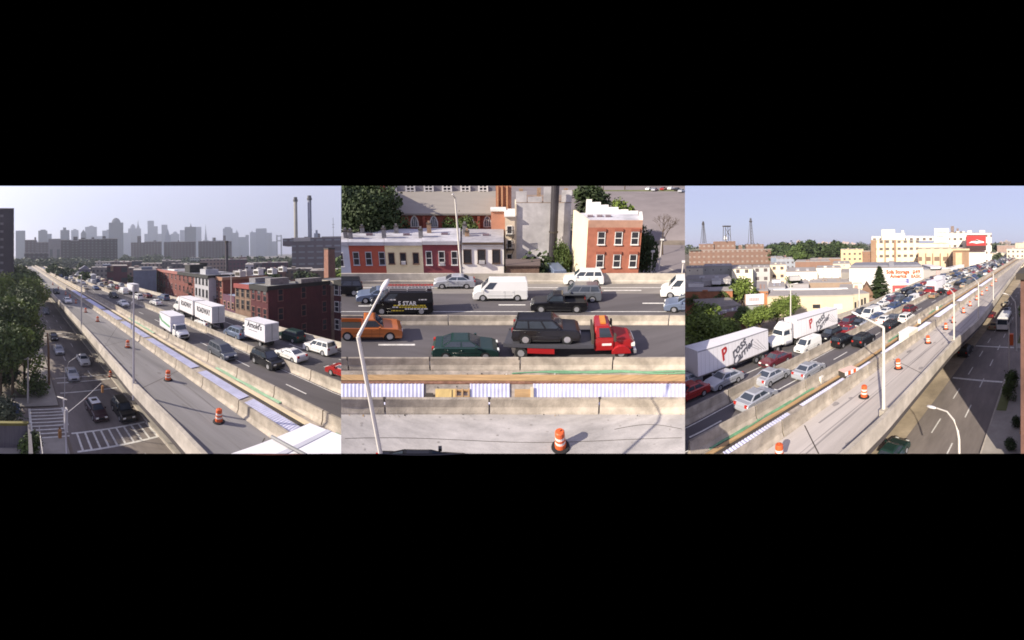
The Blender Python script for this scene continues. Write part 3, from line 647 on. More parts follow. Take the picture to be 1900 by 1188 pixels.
for x, rr in ((966, 57), (998, 60), (1046, 58)): mb = MB(); cbox(mb, x-3.5, x+3.5, rr, rr+.8, h, h+1.9, gbr, 9); leaf('chimney', mb, None, root)
# brick corner building
bk = mat('red_brick_front', (.33,.12,.075), .9, .14, 1.5, spots=.15)
root = empty('brick_building', Matrix.Translation(FC(1135, 42.6, -6)), 'square red brick building with cream side wall and six white framed windows', 'building')
hb = HC(409, 42.6)
mb = MB(); cbox(mb, 1086, 1183, 42.6, 50.5, -6, hb-.9, bk, 12)
cbox(mb, 1086, 1183, 42.6, 42.85, hb-.9, hb, mat('brick_parapet', (.36,.21,.15), .9, .12, 1.5), 12); leaf('wall', mb, None, root)
mb = MB(); pts = [(1085.7,45.5),(1062,57),(1062,57),(1085.7,45.5)]
mb.poly([FC(1085.8,42.6,-6),FC(1060,51,-6),FC(1060,51,hb+.3),FC(1085.8,42.6,hb),FC(1089,42.7,-6),FC(1064,51.1,-6),FC(1064,51.1,hb+.3),FC(1089,42.7,hb)], mat('cream_render', (.72,.62,.46), .85, .06, .7), [(0,1,2,3),(7,6,5,4),(3,2,6,7)]); leaf('side_wall', mb, None, root)  # cream render is the side wall's own colour
mb = MB(); mb.poly([FC(1087,42.8,hb-.35),FC(1181,42.8,hb-.35),FC(1176,51,hb-.15),FC(1062,51,hb-.15)], roofm); leaf('roof', mb, None, root)
mb = MB()
for i, (x0, x1, hh) in enumerate(((1082,1092,1.9),(1092,1108,1.5),(1108,1122,1.1),(1122,1140,.75),(1140,1158,.4),(1158,1176,.2))): cbox(mb, x0, x1, 50.4, 51, hb-.4, hb+hh, mat('white_parapet', (.80,.76,.70), .8, .05), 9)
cbox(mb, 1178, 1183, 42.9, 50, hb-.3, hb+.2, MATS['white_parapet'], 9); leaf('white_parapet', mb, None, root)
for x in (1111, 1142, 1171.5):
    for y0, y1 in ((431, 453), (473, 495)):
        window(root, x, 11.5, y0, y1, 42.6)
        mb = MB(); h = HC(y0, 42.6, x); cbox(mb, x-8, x+8, 42.4, 42.58, h+.12, h+.45, mat('brick_lintel', (.25,.08,.05), .9), 9); leaf('lintel', mb, None, root)
for x, y in ((1078, 395), (1095, 400), (1110, 404)): mb = MB(); cbox(mb, x-5+12, x+5+12, 47, 48, hb-.35, hb+.0, mat('skylight', (.1,.1,.1), .3), 9); leaf('roof_hatch', mb, None, root)
# yard between
mb = MB(); cbox(mb, 940, 1000, 43.5, 46, -6, HC(493, 43.5), mat('shed_wood', (.16,.10,.07), .9, .3, 2), 12); cbox(mb, 938, 1002, 43.2, 46.3, HC(493, 43.5), HC(491, 43.5), mat('shed_roof', (.12,.09,.08), .9), 12); single('yard_shed', mb, None, 'low dark wooden shed behind the parapet right of the white house', 'shed')
root = empty('yard_fence', Matrix.Translation(FC(965, 48.5, -6)), 'weathered timber fence in the yard below the grey wall', 'fence'); mb = MB()
for x in frange(948, 996, 3.2): cbox(mb, x-1.2, x+1.2, 47.3, 47.38, -6, HC(480+abs(x-970)*.15, 47.3), wood, 9)
leaf('fence_boards', mb, None, root); mb = MB(); cbox(mb, 947, 997, 47.4, 47.5, HC(488, 47.3), HC(486, 47.3), wood, 9); leaf('fence_rail', mb, None, root)
P = car_proto('van', 'lightblue'); P.place('cargo_van', MC(1030, 45.6, HC(494, 45.6)-1.9, pi/2+.25), 'pale blue van roof showing above the parapet before the grey wall', 'cargo van')
tree('bush', MC(998, 47, -5), 7.2, 'dark leafy shrub at the foot of the grey wall', 1, col=0)
tree('broad', MC(1046, 50.6, -6), 10.5, 'leafy sapling between the grey wall and the cream wall', 1, 0, 1, wide=.42)
tree('broad', MC(1199, 49, -6), 11.8, 'dark ivy-like tree against the right side of the brick building', 2, 0, 0, wide=.45)
# church
brk = mat('church_brick', (.28,.085,.055), .9, .16, .9, spots=.2); croof = mat('church_roof', (.26,.235,.205), .85, .07, .5, stretch=(.2,1,1)); cler = mat('clerestory_slate', (.20,.19,.21), .85, .1, 1)
root = empty('church', Matrix.Translation(FC(820, 66, -6)), 'long brick church with grey aisle roof, pointed windows and white clerestory windows', 'church')
rA = 66.0; h0 = HC(397, rA); h1 = HC(354, rA+9)
mb = MB(); cbox(mb, 690, 926, rA, rA+9, -6, h0, brk, 14); leaf('wall', mb, None, root)
mb = MB(); mb.sweep(frange(705, 930, 14), [(rA-.6, h0-.2), (rA+9.2, h0-.2), (rA+9.2, h1), (rA-.6, h0+.15)], lambda t, r, h: FC(t, r, h), croof); leaf('roof', mb, None, root)
mb = MB(); cbox(mb, 706, 930, rA+9, rA+20, h0, HC(330, rA+9), cler, 14); leaf('clerestory', mb, None, root)
mb = MB(); cbox(mb, 690, 722, rA-1, rA+9, -6, HC(335, rA), brk, 10); leaf('transept', mb, None, root)
for x in (733.5, 767, 800, 833, 866, 898):
    k = leaf('clerestory_window', cbox(MB(), x-6.6, x+6.6, rA+8.85, rA+8.98, HC(361, rA+9), HC(343, rA+9), pane_d, 20), None, root)
    fr = MB(); hA, hB = HC(362, rA+9), HC(342, rA+9)
    for a_, b_ in ((x-9, x-6), (x-1, x+1), (x+6, x+9)): cbox(fr, a_, b_, rA+8.7, rA+8.95, hA, hB, sashm, 20)
    for q in (361.5, 353, 347): cbox(fr, x-9, x+9, rA+8.68, rA+8.93, HC(q+1.2, rA+9), HC(q-.5, rA+9), sashm, 20)
    fr.xf(root.matrix_world.inverted()); o = bpy.data.objects.new('frame', fr.mesh('frame')); link(o, k)
for x in (771.5, 807, 873, 905):
    q = MB(); hA, hB = HC(420, rA), HC(401, rA)
    def gothic(w_, hA, hB, d, mt, q=q, x=x):
        pts = [(x-w_, hA), (x+w_, hA), (x+w_, hA+(hB-hA)*.45), (x+w_*.62, hA+(hB-hA)*.8), (x, hB), (x-w_*.62, hA+(hB-hA)*.8), (x-w_, hA+(hB-hA)*.45)]
        q.ring([[FC(a, rA-d, h) for a, h in pts], [FC(a, rA+.05, h) for a, h in pts]], mt)
    gothic(7.5, hA-.2, hB+.25, .06, sashm); gothic(5.2, hA, hB-.1, .10, mat('leaded_glass', (.13,.15,.17), .2, .5, 6))
    for u in (-1.8, 1.8): cbox(q, x+u-.5, x+u+.5, rA-.14, rA-.1, hA, hA+(hB-hA)*.75, sashm, 9)
    leaf('gothic_window', q, None, root)
for x in (748, 789, 889):
    mb = MB(); cbox(mb, x-2.5, x+2.5, rA-.9, rA, -6, HC(401, rA), brk, 9); leaf('buttress', mb, None, root)
root = empty('church_tower', Matrix.Translation(FC(935, 64, -6)), 'brick church tower with orange edges behind the narrow house', 'tower')
mb = MB(); cbox(mb, 921, 949, 63.5, 72, -6, HC(330, 63), mat('tower_brick', (.36,.16,.10), .9, .15, 1), 9); leaf('wall', mb, None, root)
for x in (924, 932, 941): mb = MB(); cbox(mb, x-1.6, x+1.6, 62.9, 63.5, -6, HC(330, 63), mat('tower_orange', (.46,.24,.13), .9, .12, 1), 9); leaf('pilaster', mb, None, root)
mb = MB(); cbox(mb, 912, 938, 58, 61, -6, HC(392, 58), mat('brick_annex', (.42,.2,.13), .9), 9); cbox(mb, 911, 939, 57.7, 61.2, HC(392, 58), HC(388, 58), sashm, 9); single('church_porch', mb, None, 'small brick porch with white roof edge right of the church', 'porch')
for i, (x, rr, hh, v, c) in enumerate(((642, 58, 16.5, 0, 0), (668, 60, 17.5, 1, 0), (697, 60, 16.5, 2, 0), (655, 66, 21, 2, 0), (684, 66, 20, 0, 0), (712, 63, 13, 1, 0), (630, 62, 19, 1, 0))):
    tree('broad', MC(x, rr, -6, i*1.1), hh, f'{ORD[i]} dark full tree of the clump left of the church', v, 0, c, 'trees left of the church', wide=.72)
tree('broad', MC(848, 62, -6), 12.0, 'round green tree in front of the church wall', 0, 0, 1, wide=.8)
# parking lot and street on the right
csheet('parking_lot', 1056, 1300, 62, 330, -6.0, mat('lot_asphalt', (.19,.165,.165), .92, .12, .12, spots=.15), 10, 60)
csheet('far_yard', 1056, 1300, 352, 450, -6.0, MATS['lot_asphalt'], 10, 6)
csheet('grass_verge', 1056, 1300, 330, 352, -5.98, mat('verge_grass', (.12,.13,.05), .95, .3, .3), 10, 3)
csheet('ground', 940, 1058, 75, 440, -6.0, MATS['lot_asphalt'], 10, 60)
csheet('pavement', 1190, 1300, 58, 61.5, -5.9, walk, 10, 2)
csheet('street', 1150, 1300, 46, 58, -5.99, asph, 10, 4)
def vline(p0, r0, p1, r1, w_=.14): 
    mb = MB(); n = 12; pts = [(p0+(p1-p0)*i/n, r0+(r1-r0)*i/n) for i in range(n+1)]
    mb.grid(list(range(n+1)), [-1, 1], lambda i, s_: FC(pts[i][0], pts[i][1]+s_*w_, -5.96)); struct('kerb', mb, conc2)
vline(1212, 72, 1290, 60.5, .25); vline(1205, 58, 1290, 58, .15)
for i, (x, rr, hh, k, c) in enumerate(((1086, 110, 17, 'conifer', 3), (1098, 112, 15, 'broad', 0))): tree(k, MC(x, rr, -6), hh, ('dark conifer behind the brick building', 'dark broad tree beside the conifer behind the brick building')[i], i, 1, c)
tree('broad', MC(1152, 84, -6), 13, 'yellow green tree rising behind the white stepped parapet', 2, 1, 2, wide=.75)
tree('bare', MC(1234, 78, -6), 11.5, 'leafless tree standing in the parking lot')
P = car_proto('sedan', 'silver', 1); P.place('sedan', MC(1243, 60.4-3.5, -5.98, .15), 'silver sedan parked on the side street right of the brick building', 'sedan')
def post(px, r, y1, label, hd=True):
    h = HC(y1, r, px); root = empty('street_lamp', Matrix.Translation(FC(px, r, -6)), label, 'street lamp', 'street lamps')
    leaf('pole', MB().tube([FC(px, r, -6), FC(px, r, h)], [.12, .08], palepole, 6), None, root)
    mb = MB(); cbox(mb, px-3, px+4, r-.2, r+.2, h, h+.25, mat('lamp_head', (.66,.63,.6), .4), 9); leaf('lamp_head', mb, None, root)
post(1208, 47.5, 468, 'pale post with small head right of the brick building'); post(1228, 66, 446, 'short lamp post at the edge of the parking lot'); post(1266, 46, 487, 'white post at the right edge of the middle view')
for i, (x, y, c) in enumerate(((1205,353,'white'),(1216,354.5,'silver'),(1232,353,'red'),(1246,352,'white'),(1258,354,'black'),(1266,357,'silver'))):
    car('sedan', c, MC(x, rC(y, -6), -6, 1.2), f'{ORD[i]} parked car from the left at the far edge of the parking lot', 'cars parked beyond the lot', 2)
for i, (x, rr, h) in enumerate(((1075, 300, 8), (1120, 310, 6), (1160, 320, 7))): tree('broad', MC(x, rr+40, -6), h*1.2, f'{ORD[i]} small tree from the left along the far lot edge', i, 2, 3, 'trees beyond the lot')
# vehicles
Lf, Rt = pi, 0.0
def cc(kind, c, x, y, d, label, dy=0): return car(kind, c, MC(x, rC(y)+.75, 0.0, d) @ Matrix.Scale(1.06, 4), label)
cc('suv', 'black', 632, 549, Lf, 'dark suv cut by the left edge of the middle view, far lane')
cc('sedan', 'silver', 843, 536, Lf, 'silver sedan in the far lane before the maroon and white houses')
cc('van', 'white', 928, 558, Lf, 'plain white cargo van left of the gray blue suv')
cc('sedan', 'lightblue', 704, 563, Lf, 'pale blue sedan half hidden behind the black van')
cc('suv', 'white', 1083, 530, Lf, 'white suv in the far lane beyond the gray blue suv')
cc('suv', 'grey', 1073, 561, Lf, 'gray blue suv beside the black pickup truck')
cc('pickup', 'black', 1037, 580, Lf, 'black pickup truck with open bed beside the middle barrier')
cc('van', 'white', 1275, 553, Lf, 'white van at the right edge of the middle view')
cc('sedan', 'lightblue', 1278, 580, Lf, 'blue sedan nose at the right edge below the white van')
# black contractor van with ladders
r = rC(584)+.9; M = MC(745, r, 0, Lf) @ Matrix.Scale(1.1, 4); car('van', 'black', M, 'black contractor van with yellow lettering and red ladders on the roof')
vanroot = [o for o, p in REG if o.name.startswith('cargo_van')][-1]
yl = mat('yellow_lettering', (.60,.46,.05), .6); wl = mat('white_lettering', (.75,.72,.68), .6)
t = textmb('5 STAR', .52, 0, .02); t.xf(Matrix.Translation((-.5, 1.02, 1.12)) @ Matrix.Rotation(pi, 4, 'Z') @ Matrix.Rotation(pi/2, 4, 'X')); t.xf(M); leaf('lettering', t, wl, vanroot)
for z, x0, x1, m_ in ((.88, -2.1, .7, yl), (.72, -2.2, .2, yl), (.72, .3, .8, wl), (.56, -2.3, -.3, wl), (.40, -.2, .9, yl), (1.42, -2.2, -1.5, wl), (1.42, .5, 1.1, wl)):
    b = MB(); x = x0
    while x < x1:
        q = random.uniform(.12, .34); b.box(x, min(x+q, x1), 1.005, 1.02, z, z+.10, m_); x += q+.06
    b.xf(M); leaf('lettering_line', b, None, vanroot)
for i, dy in enumerate((.25, -.35)):
    b = MB(); rd = mat('ladder_red', (.45,.06,.05), .6)
    for s_ in (-.2, .2): b.box(-2.9, 1.6, dy+s_-.03, dy+s_+.03, 2.28, 2.36, rd if i else galv)
    for k in range(15): b.box(-2.8+k*.31, -2.75+k*.31, dy-.2, dy+.2, 2.30, 2.34, rd if i else galv)
    b.xf(M); single('ladder', b, None, ('grey ladder on the roof of the black van', 'red ladder on the roof of the black van')[i], 'ladder')
b = MB()
for x in (-2.2, -.5, 1.1): b.box(x-.04, x+.04, -.7, .7, 2.2, 2.27, galv); b.box(x-.04, x+.04, -.7, -.64, 2.1, 2.27, galv); b.box(x-.04, x+.04, .64, .7, 2.1, 2.27, galv)
for s_ in (-.62, .62): b.box(-2.2, 1.1, s_-.02, s_+.02, 2.2, 2.24, galv)
b.xf(M); leaf('roof_rack', b, None, vanroot)
cc('pickup', 'rust', 684, 631, Rt, 'orange brown pickup truck in the near lane behind the lamp post')
cc('sedan', 'green', 864, 668, Rt, 'dark green sedan following the tow truck')
# flatbed tow truck with a dark suv on it
P = Proto(); red = mat('tow_red', (.34,.014,.016), .35, .05, spec=.6, coat=.6)
cab_frustum(P, red, 1.75, 3.2, 1.8, 2.85, .7, 1.75, 2.65, 1.1, .98, hood=(4.75, .75, 1.5, 1.08))
for sy in (-1, 1): g = MB(); g.box(3.15, 3.3, *sorted((sy*1.12, sy*1.42)), 1.6, 2.15, brown); P.add('wing_mirror', g)
for i_, nm in ((0, None),): pass
g = MB(); g.box(-5.0, 1.7, -1.2, 1.2, 1.0, 1.16, mat('bed_steel', (.06,.06,.07), .5)); g.box(-5.0, 1.7, -1.22, -1.14, 1.0, 1.3, MATS['bed_steel']); g.box(-5.0, 1.7, 1.14, 1.22, 1.0, 1.3, MATS['bed_steel']); P.add('flatbed', g)
g = MB(); g.box(1.55, 1.7, -1.15, 1.15, 1.15, 2.2, brown); P.add('headboard', g)
g = MB(); g.box(-4.8, 4.3, -.45, .45, .5, 1.0, rubber); P.add('chassis', g)
for sy in (-1, 1):
    g = MB(); g.ring([[(3.75+.72*cos(q*pi/8), sy*1.0, .55+.62*sin(q*pi/8)) for q in range(9)], [(3.75+.72*cos(q*pi/8), sy*1.22, .5+.6*sin(q*pi/8)) for q in range(9)]], red); P.add('fender', g)
    g = MB(); g.box(4.5, 4.79, sy*.85-.14, sy*.85+.14, .95, 1.2, lampm); P.add('headlight', g)
    g = MB(); g.box(-3.2, -1.2, min(sy*1.0, sy*1.2), max(sy*1.0, sy*1.2), .55, .95, red if sy < 0 else brown); P.add('tool_box', g)
    g = MB(); g.box(2.3, 3.0, min(sy*1.1, sy*1.115), max(sy*1.1, sy*1.115), 1.15, 1.32, wl); P.add('lettering_line', g)
g = MB(); g.box(4.74, 4.79, -.55, .55, .8, 1.3, chrome); P.add('grille', g)
g = MB(); g.box(4.72, 4.92, -1.05, 1.05, .4, .65, chrome); P.add('bumper', g)
g = MB(); g.box(2.2, 2.6, -.6, .6, 2.62, 2.78, mat('beacon', (.6,.25,.05), .3)); P.add('light_bar', g)
wheelset(P, (-3.7, 3.75), 1.12, .48); rt = rC(669)+1.1
P.place('tow_truck', MC(1059, rt, 0, 0), 'red cab flatbed tow truck carrying a dark suv', 'tow truck', 'vehicles on the elevated highway')
car('suv', 'black', MC(1013, rt, 1.18, 0) @ Matrix.Scale(1.08, 4), 'dark suv carried on the bed of the red tow truck')
car('sedan', 'black', MC(788, 15.0, -.42, 0), 'black car roof at the bottom edge of the middle view')
# ================================================================ SIDE VIEWS: one straight elevated highway seen both ways
def seg(pts, x):
    for (x0, y0), (x1, y1) in zip(pts[:-1], pts[1:]):
        if x <= x1: return y0+(y1-y0)*(x-x0)/(x1-x0)
    (x0, y0), (x1, y1) = pts[-2:]; return y0+(y1-y0)*(x-x0)/(x1-x0)
class Curve:                                            # the line of a barrier on the ground: across-position a as a function of s
    def __init__(c, pts, z=8.0):
        xs = frange(pts[0][0], pts[-1][0], 9); q = sorted(at(x, seg(pts, x), z) for x in xs)
        c.q = [q[0]]
        for p in q[1:]:
            if p[0] > c.q[-1][0]+.4: c.q.append(p)
    def __call__(c, s):
        q = c.q
        if s <= q[0][0]: k = max(-.06, min(.06, (q[1][1]-q[0][1])/(q[1][0]-q[0][0]))); return q[0][1]+k*max(-60, s-q[0][0])
        if s >= q[-1][0]: k = max(-.06, min(.06, (q[-1][1]-q[-2][1])/(q[-1][0]-q[-2][0]))); return q[-1][1]+k*min(60, s-q[-1][0])
        lo, hi = 0, len(q)-1
        while hi-lo > 1:
            m = (lo+hi)//2
            if q[m][0] <= s: lo = m
            else: hi = m
        t = (s-q[lo][0])/(q[hi][0]-q[lo][0]); return q[lo][1]*(1-t)+q[hi][1]*t
    def yaw(c, s): return atan2(c(s+2)-c(s-2), 4)
CV = {'left': dict(
 outer=Curve([(60,505.5),(151,600),(250,711),(320,779),(380,842)]), median=Curve([(60,493.5),(200,583),(310,655.6),(529,798),(600,845)]),
 works=Curve([(60,489),(200,558),(310,617),(633,778)]), middle=Curve([(60,485.5),(200,537),(349,592),(500,656),(633,709)]), far=Curve([(60,482),(200,519),(404,572),(513,605),(633,636)])),
 'right': dict(
 outer=Curve([(1562,843),(1640,772),(1768,634),(1818.6,590),(1885,503)]), median=Curve([(1360,840),(1401.5,813),(1590,690),(1726,601),(1866,500)]),
 works=Curve([(1272,822),(1590,653.5),(1720,572),(1868,488)]), middle=Curve([(1272,761),(1548,628),(1640,583),(1760,526),(1866,483)]), far=Curve([(1272,672),(1430,622),(1580,576),(1720,515),(1858,478)]))}
def srange(side, near, far):
    sg = -1 if side == 'left' else 1; out = []; s = near
    while s < far: out.append(sg*s); s += 1.2 if s < 40 else 3 if s < 120 else 12 if s < 400 else 60
    out.append(sg*far); return sorted(out)
DZ = 7.0
def ribbon(name, ss, f0, f1, z, mt, th=None, kind='structure', n=6):
    mb = MB()
    if th: mb.sweep(ss, [(0, z-th), (1, z-th), (1, z), (.75, z), (.5, z), (.25, z), (0, z)], lambda s, u, v: FH(s, f0(s)*(1-u)+f1(s)*u, v))
    else: mb.grid(ss, [i/n for i in range(n+1)], lambda s, u: FH(s, f0(s)*(1-u)+f1(s)*u, z))
    return struct(name, mb, mt, kind)
def const(v): return lambda s: v
wks = mat('works_concrete', (.36,.31,.26), .95, .3, 2, spots=.4)
JERS = [(-.30,0),(.30,0),(.28,.08),(.13,.32),(.09,1.0),(-.09,1.0),(-.13,.32),(-.28,.08)]
def build_highway(side):
    C = CV[side]; FAR = 900; ss = srange(side, 6, FAR); sg = -1 if side == 'left' else 1; view = 'west view' if side == 'left' else 'east view'
    ribbon('deck', ss, lambda s: C['outer'](s)+.1, C['median'], DZ, deckm if side == 'right' else mat('concrete_deck_dim', (.20,.19,.19), .9, .14, .9, bump=.3, spots=.28, stretch=(.06,.9,1)), .8)  # west deck: the view's darker exposure is put into the concrete colour
    ribbon('work_strip', ss, C['median'], C['works'], DZ-.01, wks, .8)
    ribbon('highway', ss, C['works'], C['middle'], DZ, hwya, .8)
    ribbon('highway', ss, C['middle'], C['far'], DZ, hwya, .8)
    mb = MB(); mb.sweep(ss, [(-.22,6.95),(.16,6.95),(.16,8.0),(-.16,8.0)], lambda s, u, v: FH(s, C['outer'](s)+u, v)); 
    root = empty('parapet_wall', MH(sg*20, C['outer'](sg*20), 6.95), f'pale outer parapet wall above the side street in the {view}', 'wall')
    leaf('parapet', mb, conc2, root); mb = MB(); mb.sweep(ss, [(-.12,6.45),(.1,6.45),(.1,6.95),(-.12,6.95)], lambda s, u, v: FH(s, C['outer'](s)+u, v)); leaf('slab_edge', mb, slabm, root)
    mb = MB(); mb.sweep(ss, [(-.22,6.0),(.22,6.0),(.20,8.0),(-.08,8.0),(-.12,7.5),(-.22,7.3)], lambda s, u, v: FH(s, C['far'](s)+u, v))
    single('parapet_wall', mb, conc2, f'far parapet wall beyond the packed lanes in the {view}', 'wall')
    for key, txt in (('median', 'beside the open deck'), ('works', 'between works strip and traffic'), ('middle', 'between the two carriageways')):
        c = C[key]; s = 9.0; i = 0
        while s < 105:
            L = 6.1; a0, a1 = sg*(s+.06), sg*(s+L-.06)
            mb = MB(); mb.sweep(sorted([a0+(a1-a0)*k/4 for k in range(5)]), JERS, lambda t, u, v: FH(t, c(t)+u, DZ+v*random.uniform(.995, 1.0)))
            single('jersey_barrier', mb, conc, f'{ORD[i]} nearest concrete block {txt}, {view}', 'barrier', f'concrete barrier blocks in the {view}'); s += L; i += 1
        mb = MB(); mb.sweep([q for q in srange(side, s, FAR)], JERS, lambda t, u, v: FH(t, c(t)+u, DZ+v)); struct('barrier_row', mb, conc, 'stuff')
    mb = MB()
    for s in frange(14, 200, 15.5): mb.poly([FH(sg*(s+d0*3.2)+w0, C['outer'](sg*s)*(1-d0)+C['median'](sg*s)*d0, DZ+.006) for d0, w0 in ((.03,-.05),(.97,-.05),(.97,.05),(.03,.05))])
    struct('deck_joint', mb, brown)
    rs = random.Random(len(side)); tyre = mat('tyre_mark_'+side, (.27,.245,.23) if side == 'right' else (.165,.155,.15), .9, .2, 1.5, stretch=(.1,1,1))
    for u0, s0, s1, wd in ((.22, 14, 60, .16), (.5, 9, 90, .22), (.56, 12, 40, .10), (.78, 18, 110, .18), (.35, 40, 120, .2)):
        ribbon('tyre_mark', srange(side, s0, s1), lambda s: C['outer'](s)*(1-u0)+C['median'](s)*u0+.12*sin(s*.15+u0*9), lambda s: C['outer'](s)*(1-u0)+C['median'](s)*u0+.12*sin(s*.15+u0*9)+wd*(.6+.4*sin(s*.4)), DZ+.004, tyre, n=1)
    st_ = MB()
    for k in range(22):
        s = sg*rs.uniform(12, 70); u = rs.uniform(.12, .9); a = C['outer'](s)*(1-u)+C['median'](s)*u; n = rs.randint(5, 8); q1, q2 = rs.uniform(.15, .7), rs.uniform(.08, .3)
        st_.poly([FH(s+q1*cos(q*2*pi/n)*rs.uniform(.6, 1.2), a+q2*sin(q*2*pi/n)*rs.uniform(.6, 1.2), DZ+.0075) for q in range(n)])
    struct('deck_stains', st_, tyre, 'stuff')
    # lane lines
    for lo, hi, fr in (('works', 'middle', .5), ('middle', 'far', .37), ('middle', 'far', .68)):
        mb = MB(); s = 10.0
        while s < 260:
            for k in range(3):
                t0, t1 = sg*(s+k), sg*(s+k+1)
                pt = lambda t, d: FH(t, C[lo](t)*(1-fr)+C[hi](t)*fr+d, DZ+.006)
                mb.poly([pt(t0, -.07), pt(t1, -.07), pt(t1, .07), pt(t0, .07)])
            s += 9.5
        struct('lane_marking', mb, paint)
    for key, d in (('works', .55), ('middle', -.5), ('middle', .5), ('far', -.8)):
        ribbon('edge_line', srange(side, 8, 300), lambda s, key=key, d=d: C[key](s)+d-.05, lambda s, key=key, d=d: C[key](s)+d+.05, DZ+.006, paint, n=1)
    # works strip
    w_ = lambda u: (lambda s: C['median'](s)*(1-u)+C['works'](s)*u)
    for u0, u1, h, mt_, nm, lb in ((.70, .80, .10, mat('pale_timber', (.6,.5,.34), .8) if side == 'left' else wood, 'timber_rail', 'long timber rail along the works strip in the '+view), (.60, .69, .03, brown, 'timber_rail', 'thin dark timber rail along the works strip in the '+view)):
        mb = MB(); mb.sweep(srange(side, 8, 300), [(u0, DZ), (u1, DZ), (u1, DZ+h), (u0, DZ+h)], lambda s, u, v: FH(s, w_(u)(s), v)); single(nm, mb, mt_, lb, 'timber rail')
    i = 0
    cuts = ([(9.5,22.3),(23.0,31.0),(32.5,47),(48,61),(63,75),(77,95),(98,120)] if side == 'left' else [(11,17.5),(19,30.5),(33.5,50),(54,66),(70,90),(95,118)])
    for s0, s1 in cuts:
        mb = MB(); rows = []; per = .28; q = s0; k = 0
        while q < s1: rows.append((q, DZ+.06+.022*sin(k*pi/2))); q += per/4; k += 1
        mb.grid(list(range(len(rows))), [.14, .57], lambda j, u: FH(sg*rows[j][0], w_(u)(sg*rows[j][0]), rows[j][1]))
        single('corrugated_sheet', mb, galvs, f'{ORD[i]} nearest run of corrugated decking sheet in the {view}', 'metal sheet', 'corrugated decking sheets in the '+view); i += 1
    for j, (s0, s1) in enumerate([(9, 13.5), (20, 31), (50, 64)] if side == 'left' else [(10.5, 22), (38, 45), (56, 64)]):
        for k in range(2):
            mb = MB(); mb.tube([FH(sg*q, w_(.86+.05*k)(sg*q)+.05*sin(q*1.3+k), DZ+.06) for q in frange(s0, s1, .6)], .06, hosem, 6)
            single('green_hose', mb, None, f'{"inner" if k else "outer"} green hose of the {ORD[j]} nearest pair in the {view}', 'hose', 'green hoses in the '+view)
    # piers under the deck
    for j, s in enumerate((30, 55, 80, 105)):
        root = empty('viaduct_pier', MH(sg*s, 19, 0), f'{ORD[j]} nearest concrete pier under the highway in the {view}', 'pier', 'piers under the highway')
        b = MB(); b.box(-.7, .7, -.8, .8, 0, 5.2); b.xf(MH(sg*s, 19, 0)); leaf('column', b, conc, root)
        b = MB(); b.box(-.8, .8, -5.5, 12, 5.2, 6.15); b.xf(MH(sg*s, 19, 0)); leaf('crossbeam', b, conc, root)
def on_lane(kind, color, x, y, d, label, lod=0, z=DZ, side=None):
    s, a = at(x, y, z); C = CV[PANEL]; yw = C['middle'].yaw(s) if z > 1 else 0
    # (x, y) is the middle of the visible lower edge; step back by half a width
    w_ = SPEC[kind]['w']*.9
    return car(kind, color, MH(s, a+w_, z, yw+(pi if d < 0 else 0)), label, 'vehicles on the elevated highway' if z > 1 else 'vehicles on the side street', lod)
def hpole(x, y, z, side_lab, ytop, arm, hd, group='street lamps', r0=.13, m=galv, hs=1.0):
    """pole foot at pixel (x,y) on height z; top at pixel height ytop; arm: list of (x,y,extra range) """
    s, a = at(x, y, z); foot = FH(s, a, z); r = hypot(foot.x, foot.y)
    P0 = lambda x, y, dr=0: ray(x, y)*(r+dr)+Vector((0, 0, ZC))
    top = P0(x+arm[0][0]*0, ytop); pts = [foot, top]+[P0(*q) for q in arm]
    n = len(pts); rads = [r0, r0*.7]+[r0*.5]*(n-2)
    return lamp_w(pts, rads, pts[-1]+(pts[-1]-pts[-2]).normalized()*.35, (pts[-1]-pts[-2]), side_lab, m, group, hs)
